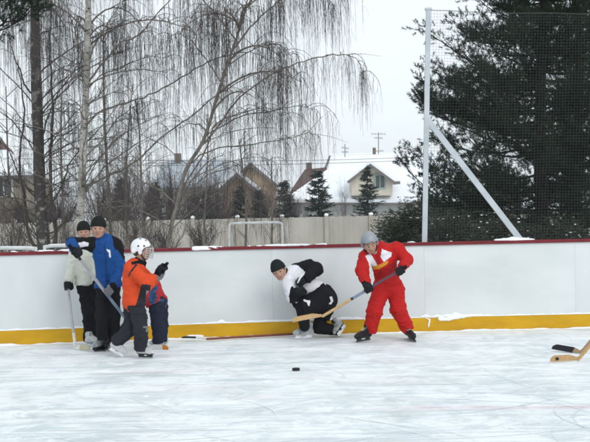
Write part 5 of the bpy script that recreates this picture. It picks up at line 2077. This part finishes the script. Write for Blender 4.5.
jk = jacket(body, J, [red, white_c, yel, red_shade], fwd=(0.1, -1, .35), sh=.09, ch=.155, wa=.150, ua=.076, fa=.062, hem=-.03, tag_=0, seed=19, fold=.014, kflat=1.2, sl=(0, 0, 0, 0),
            paint=[('poly', [(365.3, 256), (370.3, 253.3), (375.5, 261.5), (377.5, 266), (373, 267.5), (372.3, 273), (370, 271.5), (368.8, 263)], 1), ('poly', [(382, 249), (391.5, 252.5), (391.5, 256), (384, 262), (380.5, 257)], 1),
                   ('poly', [(371.6, 266.8), (380, 264.2), (388.5, 260.2), (387.5, 264), (379, 269), (373, 270)], 2), ('poly', [(375.3, 254), (379, 254), (381, 264), (378.5, 265)], 3), ('poly', [(380, 270), (392, 263), (400, 262), (396, 270), (384, 279), (376, 279)], 3)])  # the last two patches paint fold shade in darker red
h1 = at(399.5, 270.5, Y - .385)
h2 = at(368.5, 289, Y - .385)
bh = at(322, 316.8, Y - .20)
dd = (h2 - h1).normalized()
tp = h1 - dd * .10
# the shaft goes straight from the top hand through the lower hand to the heel
heelp = at(322, 316.6, Y - .385 + .0)
bt = at(292.5, 322.0, Y - .33)
glove(body, J['wrR'], h1, dd, J['elR'], (glove_m, blk), 1.02)
glove(body, J['wrL'], h2, dd, J['elL'], (glove_m, blk), 1.02, flip=-1)
skate(body, gnd(370.5, 340.6), gnd(356, 343.2), (0, 0, 1), (boot_black, boot_black, black_pl), .95)
a0, a1 = gnd(408.5, 338.2), gnd(416.5, 342.6)
skate(body, a0, a1, (-.35, .0, 1), (boot_black, boot_black, black_pl), .95)
stick('stick held in both hands by the red skater with its pale wooden blade raised', tp, heelp, bt,
      ((.12, blackshaft), (.42, mat('maroon_shaft', (0.09, 0.03, 0.05), .4, spec=.5)), (.48, greyshaft), (.63, steelblue), (.66, blackshaft), (1, wood_m)), wood_m, bw=.06, curve=.015, grip=.10)

# ---- sticks lying about, puck -------------------------------------------------------------------
wy = lambda x: wall_y(x)
pA = gnd(207, 340.3)
pA.z = .03
pA.y -= .12
pB = gnd(299, 335.2)
pB.y = wy(pB.x) - .13
pB.z = .035
pT = at(181.5, 336.5, pA.y + .03)
pA2 = pA + (pT - pA).normalized() * .0
stick('stick lying along the foot of the yellow kick plate, black blade to the left', pB, pA2, pT, ((.3, redshaft), (1, redshaft)), tape_b, bw=.05, tape=((0, .45, tape_w),), grip=0)
far = at(668, 250, gnd(580, 352).y + .25)
h_ = gnd(580.5, 354.2)
h_.z = .012
t_ = gnd(553.0, 351.4)
t_.z = .012
stick('upper of the two sticks at right edge, blade wrapped in black tape', far, h_, t_, ((.5, greyshaft), (1, wood_d)), wood_d, bw=.066, tape=((.35, 1, tape_b),), curve=-.03, grip=0)
far2 = at(664, 262, gnd(577, 360).y + .15)
h_ = gnd(577.5, 361.2)
h_.z = .012
t_ = gnd(551.5, 363.6)
t_.z = .012
st = stick('lower of the two sticks at right edge, bare wooden blade with a dark spot', far2, h_, t_, ((.5, greyshaft), (1, wood_m)), wood_m, bw=.066, curve=.02, grip=0)
td = (t_ - h_).normalized()
c = h_.lerp(t_, .80) + V(0, 0, .034) + Vector((td.y, -td.x, 0)) * (.02 if td.x > 0 else -.02)
nrm_ = Vector((-td.y, td.x, 0))
if nrm_.y > 0:
    nrm_ = -nrm_
c = h_.lerp(t_, .80) + V(0, 0, .034) + nrm_ * .022
ring = [c + (td * math.cos(a) + V(0, 0, 1) * math.sin(a)) * .014 for a in np.linspace(0, 2 * math.pi, 15)[:-1]]
mb = MB()
mb.slab(ring, nrm_ * -.035)
mb.build('spot', tape_b, st)

pc = gnd(296, 370.6)
bm = bmesh.new()
bmesh.ops.create_cone(bm, cap_ends=True, segments=32, radius1=.039, radius2=.039, depth=.026)
bmesh.ops.bevel(bm, geom=[e for e in bm.edges if abs(e.verts[0].co.z - e.verts[1].co.z) < 1e-4], offset=.003, segments=2, affect='EDGES')
me = bpy.data.meshes.new('puck')
bm.to_mesh(me)
bm.free()
me.materials.append(mat('puck_rubber', (0.016, 0.016, 0.018), 0.6))
pk = bpy.data.objects.new('puck', me)
COL.objects.link(pk)
pk.location = (pc.x, pc.y, .014)
tag(pk, 'small black hockey puck lying on open ice', 'puck')
